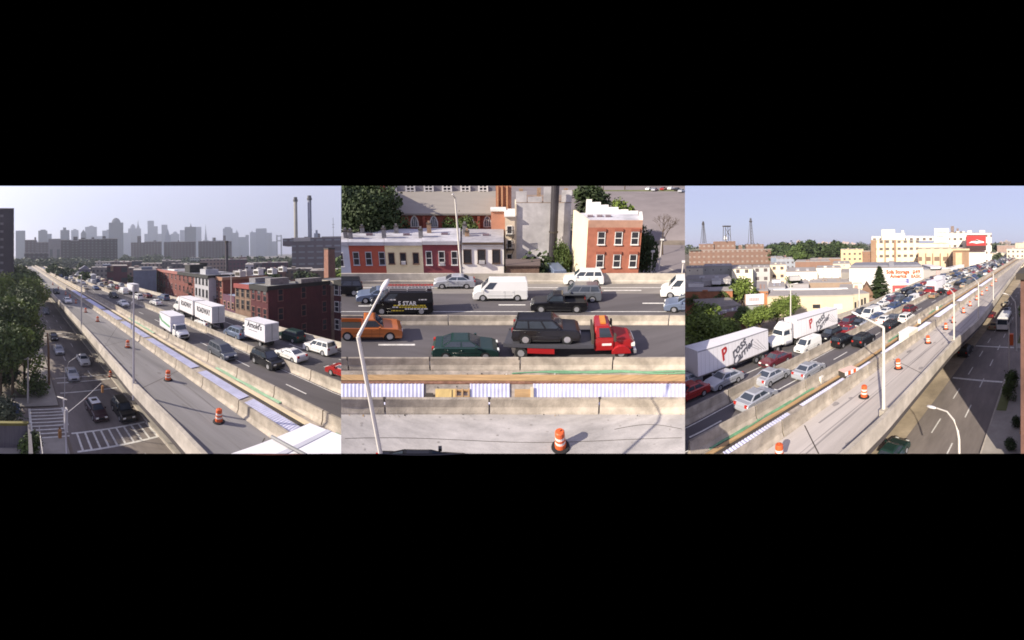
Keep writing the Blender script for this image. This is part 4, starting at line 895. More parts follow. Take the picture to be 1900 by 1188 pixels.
def pblock(name, label, cat, x0, x1, ytop, r, depth, mt, group=None, extra=(), z0=-1.0, turn=0.0):
    """building facing the roof between two bearings at range r; extra: (x0, x1, ytop, partname[, d0, d1]) blocks on its roof"""
    xm = (x0+x1)/2; s, a = atr(xm, r); p = (xm-CX)/F; yaw = -p+A+turn; W = (x1-x0)/F*r/max(.5, cos(turn))
    top = lambda y, rr=r: (Ri @ (ray(xm, y)*rr)).z+ZC
    M = MH(s, a, 0, yaw); b = MB(); b.box(-W/2, W/2, 0, depth, z0, top(ytop))
    P = Proto(); nm = 'wall'; P.add(nm, b, mt)
    lf = lambda x: (x-xm)/F*r
    b = MB(); h = top(ytop); t = max(.25, min(1.2, r*.002)); b.box(-W/2-t*.3, W/2+t*.3, -t*.3, depth+t*.3, h+.02, h+t*.8); 
    if r < 900: P.add('roof_edge', b, ROOFEDGE)
    for e_ in extra:
        b = MB(); d0 = e_[4] if len(e_) > 4 else depth*.2; d1 = e_[5] if len(e_) > 5 else depth*.6; m_ = e_[6] if len(e_) > 6 else mt
        if e_[3] == 'dome': b.lathe([((lf(e_[1])-lf(e_[0]))/2*cos(q*pi/12), (top(e_[2])-h)*sin(q*pi/12)) for q in range(6)], None, 12, ((lf(e_[0])+lf(e_[1]))/2, depth/2, h))
        elif e_[3] == 'spire': b.lathe([((lf(e_[1])-lf(e_[0]))/2, 0), ((lf(e_[1])-lf(e_[0]))/6, (top(e_[2])-h)*.5), (.3, top(e_[2])-h)], None, 6, ((lf(e_[0])+lf(e_[1]))/2, depth/2, h))
        elif e_[3] == 'gable': xx0, xx1 = lf(e_[0]), lf(e_[1]); hh = top(e_[2]); b.ring([[(xx0, d0, h), (xx1, d0, h), ((xx0+xx1)/2, d0, hh)], [(xx0, d1, h), (xx1, d1, h), ((xx0+xx1)/2, d1, hh)]])
        else: b.box(lf(e_[0]), lf(e_[1]), d0, d1, h, top(e_[2]))
        P.add(e_[3], b, m_)
    return P.place(name, M, label, cat, group)
ROOFEDGE = mat('roof_edge', (.33,.30,.28), .9, .1)
def hblock(name, label, cat, c0, c1, z, depth, mt, group=None, roof=None, cornice=None, wins=None, zb=0.0, sidewins=None, side='left', extra=(), frame=None, fire=False, pil=None):
    """building whose top front edge runs between pixels c0 and c1 at height z (local x along the front, y away)"""
    s0, a0 = at(*c0, z); s1, a1 = at(*c1, z); yaw = atan2(a1-a0, s1-s0); W = hypot(s1-s0, a1-a0); M = MH(s0, a0, 0, yaw)
    P = Proto(); b = MB(); b.box(0, W, 0, depth, zb-.3, z); P.add('wall', b, mt)
    b = MB(); b.box(.15, W-.15, .15, depth-.15, z+.01, z+.10); P.add('roof', b, roof or mat('tar_roof', (.09,.085,.09), .9, .3, .4, spots=.3))
    if cornice: b = MB(); b.box(-.1, W+.1, -.35, .0, z-.75, z+.22); b.box(W, W+.3, -.35, depth, z-.5, z+.22); b.box(-.1, 0, -.3, depth, z-.4, z+.22); P.add('cornice', b, cornice)
    else: b = MB(); b.box(-.05, W+.05, -.05, .2, z+.0, z+.35); b.box(-.05, W+.05, depth-.2, depth+.05, z, z+.3); b.box(-.05, .2, .2, depth-.2, z, z+.3); b.box(W-.2, W+.05, .2, depth-.2, z, z+.3); P.add('parapet', b, mt)
    fr = frame or sashm
    def addwin(x, zz, ww, wh, face):
        b = MB(); f = MB(); 
        def bx(m_, u0, u1, d0, d1, z0, z1):
            if face == 'f': m_.box(u0, u1, -d1, -d0, z0, z1)
            elif face == 'r': m_.box(W+d0, W+d1, u0, u1, z0, z1)
            else: m_.box(-d1, -d0, u0, u1, z0, z1)
        bx(b, x-ww/2, x+ww/2, -.05, .03, zz, zz+wh); k = P.add('window', b, pane_d)
        bx(f, x-ww/2-.12, x-ww/2, 0, .06, zz, zz+wh); bx(f, x+ww/2, x+ww/2+.12, 0, .06, zz, zz+wh); bx(f, x-ww/2-.12, x+ww/2+.12, 0, .08, zz+wh, zz+wh+.16); bx(f, x-ww/2-.15, x+ww/2+.15, 0, .14, zz-.14, zz); bx(f, x-ww/2, x+ww/2, 0, .05, zz+wh*.48, zz+wh*.54)
        P.add('frame', f, fr, parent=k)
    if wins:
        n, zs, ww, wh = wins
        for i in range(n):
            for zz in zs: addwin(W*(i+.5)/n, zz, ww, wh, 'f')
    if sidewins:
        n, zs, ww, wh, fc = sidewins
        for i in range(n):
            for zz in zs: addwin(depth*(i+.5)/n, zz, ww, wh, fc)
    if fire:
        b = MB()
        for zz in fire[1]:
            u = W*fire[0]; b.box(u-1.6, u+1.6, -1.0, -.06, zz-.08, zz); b.box(u-1.6, u+1.6, -1.03, -1.0, zz+.8, zz+.88)
            for k in range(11): b.box(u-1.6+k*.32, u-1.57+k*.32, -1.02, -.99, zz, zz+.85)
            b.tube([(u-1.2, -.6, zz-3.2), (u+1.3, -.6, zz)], .07, None, 4)
        P.add('fire_escape', b, brown)
    for x0, x1, y0, y1, h, nm, m_ in extra: b = MB(); b.box(x0*W, x1*W, y0*depth, y1*depth, z+.02, z+h); P.add(nm, b, m_)
    return P.place(name, M, label, cat, group)
# ---------------------------------------------------------------- WEST VIEW
PANEL = 'left'
def gsheet(name, ss, as_, z, mt): mb = MB(); mb.grid(ss, as_, lambda s, a: FH(s, a, z)); return struct(name, mb, mt)
ga = [-60,-30,-15]+frange(-10, 40, 2.5)+[50,70,100,160,260,500,1000,2000,4000,7000]
gs = [-9000,-5000,-3000,-1500,-800,-500,-300,-200]+frange(-150, -1, 3)
gsheet('ground', gs, ga, -.02, earth)
fine = frange(-150, -6, 1.5); far_ = [-1200,-800,-500,-300,-200]
gsheet('street', far_+fine, frange(5.8, 15.3, .95), .004, asph)
gsheet('side_street', frange(-43.4, -36.2, .8), frange(-45, 5.8, 1.7), .006, asph)
gsheet('pavement', far_+fine, frange(15.3, 17.6, .6), .14, walk)
mb = MB(); mb.sweep(far_+fine, [(15.2,0),(15.35,0),(15.35,.15),(15.2,.15)], lambda s, u, v: FH(s, u, v)); struct('kerb', mb, conc2)
gsheet('pavement', [-500,-200,-150]+frange(-100, -43.6, 2), frange(1.5, 5.6, .8), .14, walk)
gsheet('pavement', frange(-46.2, -43.6, .8), frange(-30, 1.5, 2), .14, walk)
gsheet('pavement', frange(-36, -8, 1.5), frange(-8, 5.4, 1.0), .14, walk)
def bar(s0, s1, a0, a1, z=.012): return [FH(s0,a0,z), FH(s1,a0,z), FH(s1,a1,z), FH(s0,a1,z)]
mb = MB()
for k in range(10):
    a = 6.7+k*.92; mb.poly(bar(-36.6, -33.4, a, a+.22))
mb.poly(bar(-36.9, -36.6, 6.2, 15.0)); mb.poly(bar(-33.4, -33.1, 6.2, 15.2)); struct('crosswalk', mb, paint)
mb = MB()
for k in range(9):
    s = -43.0+k*.82; mb.poly(bar(s, s+.22, 1.9, 5.9))
mb.poly(bar(-43.2, -36.1, 1.6, 1.9)); mb.poly(bar(-43.2, -38.6, 5.9, 6.2)); struct('crosswalk', mb, paint)
mb = MB()
for s in (-53.6, -51.6, -47.8): mb.poly(bar(s, s+.3, 6.4, 15.0))
mb.poly(bar(-80, -79.6, 6.4, 15)); mb.poly(bar(-84, -83.6, 6.4, 15))
for s in frange(-200, -56, 9): mb.poly(bar(s, s+3, 9.3, 9.42)); mb.poly(bar(s, s+3, 12.3, 12.42))
for s in (-31, -24): mb.poly(bar(s, s+3, 9.6, 9.75)); mb.poly(bar(s, s+3, 12.6, 12.75))
struct('lane_marking', mb, paint)
build_highway('left')
gp = 'vehicles on the elevated highway'
s, a = at(316, 626, DZ); box_truck(MH(s-1.0, a+1.1, DZ, CV['left']['middle'].yaw(s)), 'white box truck with a green stripe in the near lanes, west view', None, True)
L_ = lambda *q, **k: on_lane(*q, **k)
L_('minivan','grey',402,664,1,'gray minivan behind the black suv, near lanes of the west view'); L_('suv','black',486,681,1,'black suv leading the near lanes of the west view')
L_('sedan','white',223,568,1,'white sedan between the box truck and a dark suv, west view'); L_('suv','charcoal',206,553,1,'dark suv behind the white sedan in the near lanes, west view')
L_('sedan','maroon',174,537,1,'small maroon car far up the near lanes of the west view', lod=1); L_('sedan','white',143,524,1,'small white car far up the near lanes of the west view', lod=2)
s, a = at(352, 603, DZ); yw = CV['left']['far'].yaw(s)
semi(MH(s-1, a+3.0, DZ, yw+pi), 'double white trailer truck with big black lettering before the brick houses', 'ROADWAY', '', dbl=True)
s, a = at(474, 640, DZ); box_truck(MH(s-.5, a+1.0, DZ, yw+pi), 'white box truck with black lettering beside the dark green suv', "Arnold's", None)
L_('sedan','white',371,606,-1,'white sedan beside the double trailer truck'); L_('minivan','lightblue',430,627,-1,'blue gray minivan behind the white box truck, west view')
L_('suv','green',533,634,-1,'dark green suv right of the lettered box truck'); L_('coupe','white',531,669,-1,'white coupe behind the middle barrier in the west view')
L_('suv','white',586,657,-1,'white suv by the far parapet at the right of the west view'); L_('sedan','red',634,704,-1,'red car cut by the right edge of the west view')
s, a = at(240, 545, DZ); box_truck(MH(s, a+1, DZ, pi), 'small distant white box truck before the blue gray wall, west view', None, None)
s, a = at(168, 521, DZ); box_truck(MH(s, a+1, DZ, pi), 'tiny distant white box truck beside the low purple building', None, None)
for x, y, k, c, lb in ((251,556,'suv','white','white suv behind the small distant box truck'),(268,552,'sedan','maroon','dark red sedan beside the white suv, west view'),(284,566,'sedan','white','white sedan right of the distant white suv'),(299,557,'suv','blue','blue suv near the far parapet before the row of brick houses'),
 (224,545,'van','white','white van left of the small distant box truck'),(210,536,'suv','black','black suv ahead of the distant white van')):
    L_(k, c, x, y, -1, lb, lod=1)
rnd = random.Random(3); n = 0; C = CV['left']; LN = ['far inner','far centre','far outer','near right','near left']; li_ = -1
for lo, hi, fr, sg2 in (('middle','far',.2,-1),('middle','far',.5,-1),('middle','far',.8,-1),('works','middle',.28,1),('works','middle',.74,1)):
    s = -118-rnd.random()*9; k = 0; li_ += 1
    while s > -330 and k < 14:
        c = rnd.choice(['white','silver','black','grey','blue','red','maroon','white','beige','silver','tan']); kd = rnd.choice(['sedan','sedan','suv','minivan','van','wagon'])
        car(kd, c, MH(s, C[lo](s)*(1-fr)+C[hi](s)*fr, DZ, pi if sg2 < 0 else 0), f'distant {c} {KN[kd]}, {ORD[k]} up the {LN[li_]} lane, west view', 'distant traffic in the west view', 2)
        s -= rnd.uniform(8, 17) if sg2 < 0 else rnd.uniform(14, 34); k += 1
for i, (x, y, c, k) in enumerate(((125,562,'white','sedan'),(104,545,'black','suv'),(79,524,'grey','sedan'),(72,518,'maroon','suv'))):
    s, a = at(x, y, DZ); car(k, c, MH(s, a, DZ, 0), f'{c} {KN[k]}, {ORD[i]} nearest car on the open deck of the west view', 'cars on the deck', 1 if i else 0)
for i, (x, y) in enumerate(((406,783),(312,705.5),(237,645),(181,597),(159,580),(141,563),(130,553),(122,547),(108,537),(98,529))):
    s, a = at(x, y, DZ); drum(MH(s, a, DZ), f'{ORD[i]} nearest orange drum on the open deck, west view')
SC = 'vehicles on the side street'
def st(kind, c, x, y, yaw, lb, lod=0): s, a = at(x, y, 0); return car(kind, c, MH(s-1.8, a, 0, yaw), lb, SC, lod)
st('suv','black',237,783,0,'black suv waiting at the crosswalk under the viaduct'); st('wagon','wine',185,782,.06,'dark wine estate car with white roof at the crosswalk')
st('sedan','silver',137,708,0,'silver green sedan crossing the far crosswalk lines'); st('sedan','white',158,679,0,'white sedan nearest the viaduct on the side street'); st('sedan','silver',111,659,0,'silver sedan in the left lane by the trees'); st('sedan','black',101,633,0,'black sedan behind the silver one by the trees')
st('van','grey',86,584,0,'gray van with white roof far up the side street'); st('sedan','blue',2,778,pi/2,'dark blue car on the cross street at the left edge')
for o, p in REG[-400:]:
    if o.name.startswith('estate_car') and o.type == 'EMPTY': M = o.matrix_world.copy(); er = o
b = MB(); b.box(-1.6, .2, -.58, .58, 1.46, 1.50, white); b.box(-1.1, -.5, -.35, .35, 1.5, 1.53, brown); b.xf(M); leaf('white_roof', b, None, er)
# poles
hpole(248, 742, 6.4, 'tall gray lamp post on the outer parapet, west view', 532, [(247,531,.5),(246,531,1)], None, hs=.35)
hpole(151, 617, 6.6, 'second tall lamp post farther along the outer parapet, west view', 512, [(150,511,.5),(149,511,1)], None, hs=.4)
hpole(243.5, 620, 7, 'thin lamp post on the works barrier seen before the near lanes', 563, [(247,558,.5),(256,556,1)], None, r0=.09, hs=.5)
hpole(429, 572, 7, 'pale lamp post at the far parapet before the brick houses', 511, [(424,509,0),(416,509,0)], None, r0=.13, m=palepole)
hpole(120, 755, 0, 'curved lamp post over the street behind the crosswalk', 702, [(121,690,0),(128,672,0),(144,661,0)], None, r0=.07, hs=.5)
hpole(52, 750, 0, 'utility pole with crossarm on the shaded corner', 664, [(48,667,0),(40,668,0)], None, r0=.14)
def pole_w(name, pts, r, mt, label, cat, parts=()):
    root = empty(name, Matrix.Translation(pts[0]), label, cat); leaf('pole', MB().tube(pts, r, mt, 8), None, root)
    for nm, mb, m_ in parts: leaf(nm, mb, m_, root)
    return root
s, a = at(125, 858, 0); f0 = FH(s, a, 0); r = hypot(f0.x, f0.y); PX = lambda x, y, dr=0, r=r: ray(x, y)*(r+dr)+Vector((0, 0, ZC))
mb1 = MB().tube([PX(121,770), PX(155,742,1.5), PX(188,711,3)], [.05,.04,.025], galv, 6); mb2 = MB().tube([PX(118,739), PX(106,736,.8), PX(124,742)], .05, palepole, 5)
b3 = MB(); b3.box(-.14,.14,-.1,.1,-.7,0); b3.xf(Matrix.Translation(PX(190,716,3))); b4 = MB(); b4.box(-.2,.2,-.15,.15,-.35,.35); b4.xf(Matrix.Translation(PX(111,805,0)))
b5 = MB(); b5.box(-.35,.35,-.15,.15,-1.0,1.0); b5.xf(Matrix.Translation(PX(122,778,0)))
pole_w('traffic_signal', [f0, PX(122,800), PX(118,742)], [.11,.10,.08], galv, 'traffic signal pole with a long thin arm over the street', 'traffic signal', (('signal_arm', mb1, None), ('signal_bracket', mb2, None), ('signal_head', b3, mat('signal_yellow', (.25,.12,.04), .6)), ('pedestrian_signal', b4, MATS['signal_yellow']), ('control_box', b5, galv)))
s, a = at(91, 716, 0); f0 = FH(s, a, 0); r = hypot(f0.x, f0.y); PX = lambda x, y, dr=0, r=r: ray(x, y)*(r+dr)+Vector((0, 0, ZC))
pole_w('utility_pole', [f0, PX(90,650), PX(88,618)], [.2,.17,.12], mat('pole_wood', (.22,.13,.08), .9, .2, 3), 'brown wooden utility pole by the trees with a curved arm', 'utility pole', (('arm', MB().tube([PX(87,684), PX(72,681), PX(56,686)], .09, mat('arm_pink', (.5,.3,.24), .6), 6), None),))
for i, (p, q) in enumerate((((48,668),(88,640)),((40,668),(0,655)),((118,741),(248,560)))):
    p0, p1 = ray(*p)*40+Vector((0,0,ZC)), ray(*q)*44+Vector((0,0,ZC)); m_ = (p0+p1)/2-Vector((0,0,.5)); single('overhead_wire', MB().tube([p0, m_, p1], .012, brown, 4), None, ('wire from the crossarm pole to the wooden pole','wire from the crossarm pole to the left edge','wire from the signal pole up towards the deck')[i], 'wire')
# corner: fence, wall with yellow band, shrubs, hydrant
s, a = at(30, 812, 0)
mb = MB(); mb.sweep(frange(-34.4, -20, 1.2), [(1.2,0),(1.5,0),(1.5,2.6),(1.2,2.6)], lambda t, u, v: FH(t, u, v)); root = empty('corner_wall', MH(-34, 1.3, 0), 'gray corrugated wall with yellow band at the bottom left corner', 'wall'); leaf('wall', mb, mat('grey_metal_wall', (.13,.12,.13), .7, .2, 1, stretch=(8,8,.3)), root)
mb = MB(); b = MB(); b.sweep(frange(-12, 1.3, 1.2), [(-34.6,0),(-34.3,0),(-34.3,2.6),(-34.6,2.6)], lambda a, u, v: FH(u, a, v)); leaf('front_wall', b, MATS['grey_metal_wall'], root)
b = MB(); b.sweep(frange(-6, 1.3, 1.2), [(-34.7,2.42),(-34.25,2.42),(-34.25,2.68),(-34.7,2.68)], lambda a, u, v: FH(u, a, v)); leaf('yellow_band', b, mat('yellow_band', (.15,.13,.03), .7), root)
root = empty('chain_fence', MH(-30, 2.6, 0), 'gray chain link fence beside the beige corner pavement', 'fence')
leaf('top_rail', MB().tube([FH(-34.2, 2.4, 2.2), FH(-20, 2.4, 2.2)], .05, galv, 5), None, root)
for k in range(8): leaf('fence_post', MB().tube([FH(-34.2+k*2, 2.4, 0), FH(-34.2+k*2, 2.4, 2.25)], .05, galv, 5), None, root)
mb = MB(); 
for k in range(60): mb.tube([FH(-34.2+k*.24, 2.4, .05), FH(-34.0+k*.24, 2.4, 2.2)], .012, galv, 3)
leaf('mesh_wires', mb, None, root)
s, a = at(60, 848, 0); tree('bush', MH(s, a, .1), 2.4, 'green shrub inside the fence at the bottom left', 1, col=1); s, a = at(10, 800, 0); tree('bush', MH(s, a, .1), 3.4, 'pale shrub at the left edge by the yellow band', 2, col=3)
s, a = at(62, 735, 0); tree('bush', MH(s, a, .1), 3.2, 'bush at the fenced corner behind the utility pole', 3, col=1); tree('bush', MH(s-3, a-4, .1), 4, 'darker bush behind the corner bush', 4, col=0)
P = Proto(); P.add('barrel', MB().lathe([(.16,0),(.14,.1),(.11,.12),(.11,.55),(.13,.6),(.10,.72),(.02,.78)], mat('hydrant_brown', (.16,.08,.04), .6), 10)); P.add('outlet', MB().cyl((-.2,0,.45),(.2,0,.45),.06,MATS['hydrant_brown'],8)); s, a = at(112, 812, 0); P.place('hydrant', MH(s-.5, a, .14), 'small brown hydrant beside the signal pole', 'hydrant')
P = drum_proto(); s, a = at(205, 700, 0); P.place('traffic_drum', MH(s, a, 0), 'dark drum at the kerb under the viaduct edge', 'traffic drum')
for i, (x, r, h, v, c, wd) in enumerate(((57,90,14.6,0,2,.8),(40,78,14.5,1,1,.85),(10,84,15.5,2,2,.9),(44,64,12.5,2,1,.8),(18,60,13.0,0,2,.85),(-4,58,14,1,1,.9),(46,50,9.8,1,1,.8),(24,47,10.2,2,2,.85),(0,45,10.8,0,1,.9),(-18,48,12,1,1,.9),(40,110,15,2,1,.9),(56,135,14,0,1,.8),(56,175,14,1,3,.9),(34,150,16,0,1,1))):
    s, a = atr(x, r); tree('broad', MH(s, a, 0, i*1.7), h, f'{ORD[i]} tree of the dark clump along the left edge of the west view', v, 0 if r < 100 else 1, c, 'trees along the side street', wide=wd)
# white roof close below the camera
s0, a0 = at(575, 785, 15.0); s1, a1 = at(645, 812, 15.0); s2, a2 = at(425, 843, 15.0)
d1 = Vector((s1-s0, a1-a0)).normalized(); d2 = Vector((s2-s0, a2-a0)).normalized(); nr = lambda u, v, z: FH(s0+d1.x*u+d2.x*v, a0+d1.y*u+d2.y*v, z)
root = empty('neighbour_building', Matrix.Translation(nr(0, 0, 0)), 'bright white flat roof corner of the building close below, bottom of the west view', 'building')
mb = MB(); mb.grid(frange(0, 9, .45), frange(0, 9, .45), lambda u, v: nr(u, v, 15.0)); leaf('roof', mb, mat('white_membrane', (.80,.78,.80), .5, .05, .8, spots=.08), root)
mb = MB(); mb.ring([[nr(0,0,0), nr(9,0,0), nr(9,9,0), nr(0,9,0)], [nr(0,0,14.97), nr(9,0,14.97), nr(9,9,14.97), nr(0,9,14.97)]]); leaf('wall', mb, bk, root)
mb = MB(); mb.tube([nr(.0+.12*k, .62*1.0+.0*k, 15.07) if 0 else nr(k*.4, 1.35, 15.07) for k in range(20)], .045, mat('conduit_grey', (.22,.22,.22), .5), 6); leaf('conduit', mb, None, root)
mb = MB(); mb.grid([.62,.78], frange(0, 8.6, .4), lambda u, v: nr(u, v, 15.012)); leaf('roof_seam', mb, mat('seam_grey', (.5,.5,.55), .6), root)
# brick row across the far parapet
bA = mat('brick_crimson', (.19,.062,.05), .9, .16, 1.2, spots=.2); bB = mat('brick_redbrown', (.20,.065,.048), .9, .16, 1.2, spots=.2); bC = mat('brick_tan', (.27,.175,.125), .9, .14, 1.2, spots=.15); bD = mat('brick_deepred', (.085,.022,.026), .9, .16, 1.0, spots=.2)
blk = mat('black_cornice', (.02,.02,.02), .7)
sil = mat('tar_silver', (.26,.26,.29), .8, .2, .5, spots=.3); zr = (4.4, 8.0, 11.4)
yt = lambda x: seg([(285,499),(300,501.5),(407,515),(497,533)], x)
G_ = 'brick row houses beyond the far parapet'
hblock('row_house', 'long crimson brick house at the left end of the brick row', 'house', (291,500), (330,yt(330)), 14, 14, bA, G_, sil, mat('pink_cornice', (.32,.12,.10), .8), (6, zr, .9, 1.7), extra=((.2,.3,.2,.3,1.2,'chimney',gst),(.4,.7,.1,.2,.5,'skylight',white)), frame=mat('frame_pinkish', (.34,.22,.2), .7), fire=(.45, (8.0, 11.2)))
hblock('row_house', 'plain crimson brick house left of the white house', 'house', (330,yt(330)), (361,yt(361)), 14, 14, bA, G_, sil, blk, (4, zr, .9, 1.7), extra=((.2,.5,.1,.5,2.6,'stair_bulkhead',blk),), frame=mat('frame_brick', (.19,.075,.065), .8), fire=(.7, (8.0, 11.2)))
hblock('row_house', 'white painted house with black windows in the brick row', 'house', (361,yt(361)), (387,yt(387)), 14, 14, mat('paint_whitegrey', (.42,.41,.43), .8, .1, 1), G_, sil, blk, (4, zr, 1.0, 1.9), extra=((.1,.5,.1,.4,1.6,'stair_bulkhead',mat('bulkhead_grey', (.4,.4,.42), .8)),(.2,.4,.15,.3,2.3,'chimney',gst)), frame=mat('frame_blackish', (.05,.05,.055), .7))
hblock('row_house', 'red brown brick house right of the white house', 'house', (387,yt(387)), (413.5,yt(413.5)), 13.6, 14, bB, G_, sil, mat('brown_cornice', (.30,.16,.10), .8), (4, zr[:2]+(11.0,), .95, 1.8), extra=((.2,.5,.5,.8,1.5,'stair_bulkhead',gst),), frame=mat('frame_tan', (.42,.24,.17), .8), fire=(.5, (7.6,)))
s_, a_ = at(424, 540, 10)
hblock('low_house', 'lower dark recessed house between two brick houses', 'house', (413.5,548), (436,553), 9.5, 12, mat('brick_violet', (.13,.06,.09), .9, .2), G_, mat('blue_roof', (.28,.33,.42), .7), None, (3, (4.2, 6.6), .9, 1.5), frame=mat('frame_tan', (.42,.24,.17), .8))
hblock('row_house', 'tan brick house with red cornice in the brick row', 'house', (436,527.5), (465,530.5), 13.2, 14, bC, G_, mat('blue_roof', (.28,.33,.42), .7), mat('red_cornice', (.30,.07,.06), .8), (3, zr[:2]+(10.6,), .9, 1.9), extra=((.0,.4,.3,.7,1.2,'stair_bulkhead',gst),), frame=mat('frame_tan2', (.20,.15,.11), .8))
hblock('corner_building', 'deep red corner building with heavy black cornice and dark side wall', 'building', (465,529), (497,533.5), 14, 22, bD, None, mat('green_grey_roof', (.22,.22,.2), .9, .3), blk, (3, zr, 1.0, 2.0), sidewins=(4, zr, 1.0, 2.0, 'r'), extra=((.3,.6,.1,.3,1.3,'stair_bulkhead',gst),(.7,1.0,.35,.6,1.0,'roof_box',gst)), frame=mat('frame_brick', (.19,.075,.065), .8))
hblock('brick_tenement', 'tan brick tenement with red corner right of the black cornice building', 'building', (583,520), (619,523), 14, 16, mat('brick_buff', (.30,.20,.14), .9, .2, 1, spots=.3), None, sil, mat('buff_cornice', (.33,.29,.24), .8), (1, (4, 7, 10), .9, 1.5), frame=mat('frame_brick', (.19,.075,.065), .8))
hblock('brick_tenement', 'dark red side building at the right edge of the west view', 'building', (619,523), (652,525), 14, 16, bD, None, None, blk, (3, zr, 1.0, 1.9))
pblock('blue_grey_wall', 'plain blue gray side wall left of the brick row', 'building', 247, 290, 502, 125, 14, mat('wall_bluegrey', (.15,.17,.22), .9, .15, .5), extra=((262,283,496,'roof_shed',2,8),))
gA = mat('roof_brown', (.2,.14,.11), .9)
def gm(n, wall, roof=(.3,.29,.3), px=3.0, pz=3.3, glass_=(.05,.05,.06), **k): return gridmat(n, wall, glass_, roof, px, pz, **k)
pblock('maroon_block', 'maroon painted block with arched front beyond the far parapet, west view', 'building', 198, 236, 494, 160, 16, gm('g_maroon', (.10,.035,.05), (.45,.45,.48), 7, 5), extra=((190,204,491,'side_wing',0,14,mat('wall_bluegrey', (.2,.2,.3), .9)),(205,210,503,'stair_bay',-1.5,0,bC)))
pblock('flat_shop', 'low purple building with hipped roof beside the distant trucks', 'building', 146, 168, 500, 230, 16, gm('g_purple', (.10,.09,.14), (.3,.3,.36)), extra=((147,167,493,'gable',0,12,mat('slate_blue', (.2,.2,.25), .8)),))
mids = [(170,200,497,240,(.22,.20,.19)),(176,206,487,330,(.42,.40,.36)),(206,240,486,340,(.22,.16,.14)),(222,250,487,300,(.16,.08,.07)),(244,264,485,280,(.05,.05,.07)),(238,292,498,200,(.20,.13,.12)),(262,300,490,260,(.30,.24,.2)),
 (300,336,485,300,(.12,.11,.11)),(318,352,490,230,(.10,.09,.10)),(371,418,482,280,(.26,.2,.17)),(418,458,482,270,(.10,.05,.07)),(444,458,478,300,(.14,.05,.06)),(458,486,489,220,(.14,.12,.12)),(486,534,488,240,(.09,.04,.06)),
 (500,530,502,170,(.20,.10,.08)),(455,470,492,190,(.5,.5,.5)),(476,492,500,150,(.30,.29,.3)),(530,580,500,200,(.16,.12,.09)),(575,640,503,160,(.22,.15,.11)),(340,372,492,170,(.07,.07,.08)),(300,316,482,420,(.42,.42,.38)),(352,370,479,420,(.4,.42,.36))]
for i, (x0, x1, y, r, c) in enumerate(mids):
    pblock('city_block', f'{ORD[i]} low block in the hazy quarter behind the brick row, west view', 'building', x0, x1, y, r, 14+i % 4*4, gm(f'g_mid{i}', c, tuple(min(.6, .16+q) for q in c)), 'low city blocks behind the brick row',
           extra=((x0+(x1-x0)*.2, x0+(x1-x0)*.35, y-2-i % 3, 'roof_box'), (x0+(x1-x0)*.6, x0+(x1-x0)*.72, y-1.5, 'stair_bulkhead')))
# roof clutter
P = Proto(); b = MB(); b.poly([(0,0,0),(4.2,0,0),(4.2,0,2.9),(0,3,0),(4.2,3,0),(4.2,3,2.9)], blk, [(0,1,2),(5,4,3),(0,2,5,3),(1,4,5,2),(0,3,4,1)]); P.add('stair_bulkhead', b)
b = MB(); b.poly([(0,-.02,.1),(4.2,-.02,3.0),(4.2,3.02,3.0),(0,3.02,.1)], mat('pale_slope', (.6,.5,.42), .8)); P.add('sloped_roof', b); s, a = at(347, 503, 14); P.place('roof_stairhead', MH(s, a+3, 14), 'dark wedge shaped stairhead with pale sloping top on the brick row roof', 'stairhead')
for i, (x, r, y0, y1, w_, lb, mt_) in enumerate(((420.5,150,447,506,1.5,'tall thin dark steel stack behind the brick row',mat('stack_dark', (.06,.05,.06), .7)),(611,120,463,512,3.4,'square brown brick chimney before the power station',mat('stack_brown', (.22,.11,.08), .9, .2)))):
    s, a = atr(x, r); zt = (Ri @ (ray(x, y0)*r)).z+ZC; root = empty('chimney_stack', MH(s, a, 0), lb, 'chimney')
    b = MB(); (b.lathe([(w_/2,0),(w_/2*.85,zt)], None, 10) if i == 0 else b.box(-w_/2,w_/2,-w_/2,w_/2,0,zt,None,.3,.3)); b.xf(MH(s, a, 0, -.4)); leaf('shaft', b, mt_, root)
    b = MB(); b.box(-w_*.45, w_*.45, -w_*.45, w_*.45, zt, zt+.5) if i else b.lathe([(w_*.55,zt-1),(w_*.55,zt)], None, 10); b.xf(MH(s, a, 0, -.4)); leaf('cap', b, brown, root)
for i, (x, r, y, c) in enumerate(((474,95,512,'w'),(452,92,512,'g'),(378,100,505,'g'),(500,98,515,'w'),(440,88,522,'b'),(520,110,516,'w'))):
    s, a = atr(x, r); zt = (Ri @ (ray(x, y-10)*r)).z+ZC
    P = Proto(); b = MB(); b.box(-1.1, 1.1, 0, 2, 0, 1.5); P.add('casing', b, white if c == 'w' else galv); b = MB(); b.box(-.9, .9, -.05, 0, .3, 1.2); P.add('louvre', b, brown); b = MB(); b.cyl((0,1,1.5),(0,1,1.9),.5,galv,10); P.add('fan', b)
    P.place('rooftop_unit', MH(s, a, 13.9), f'{ORD[i]} boxy rooftop unit counted along the brick row roofs', 'rooftop unit', 'rooftop units on the brick row')
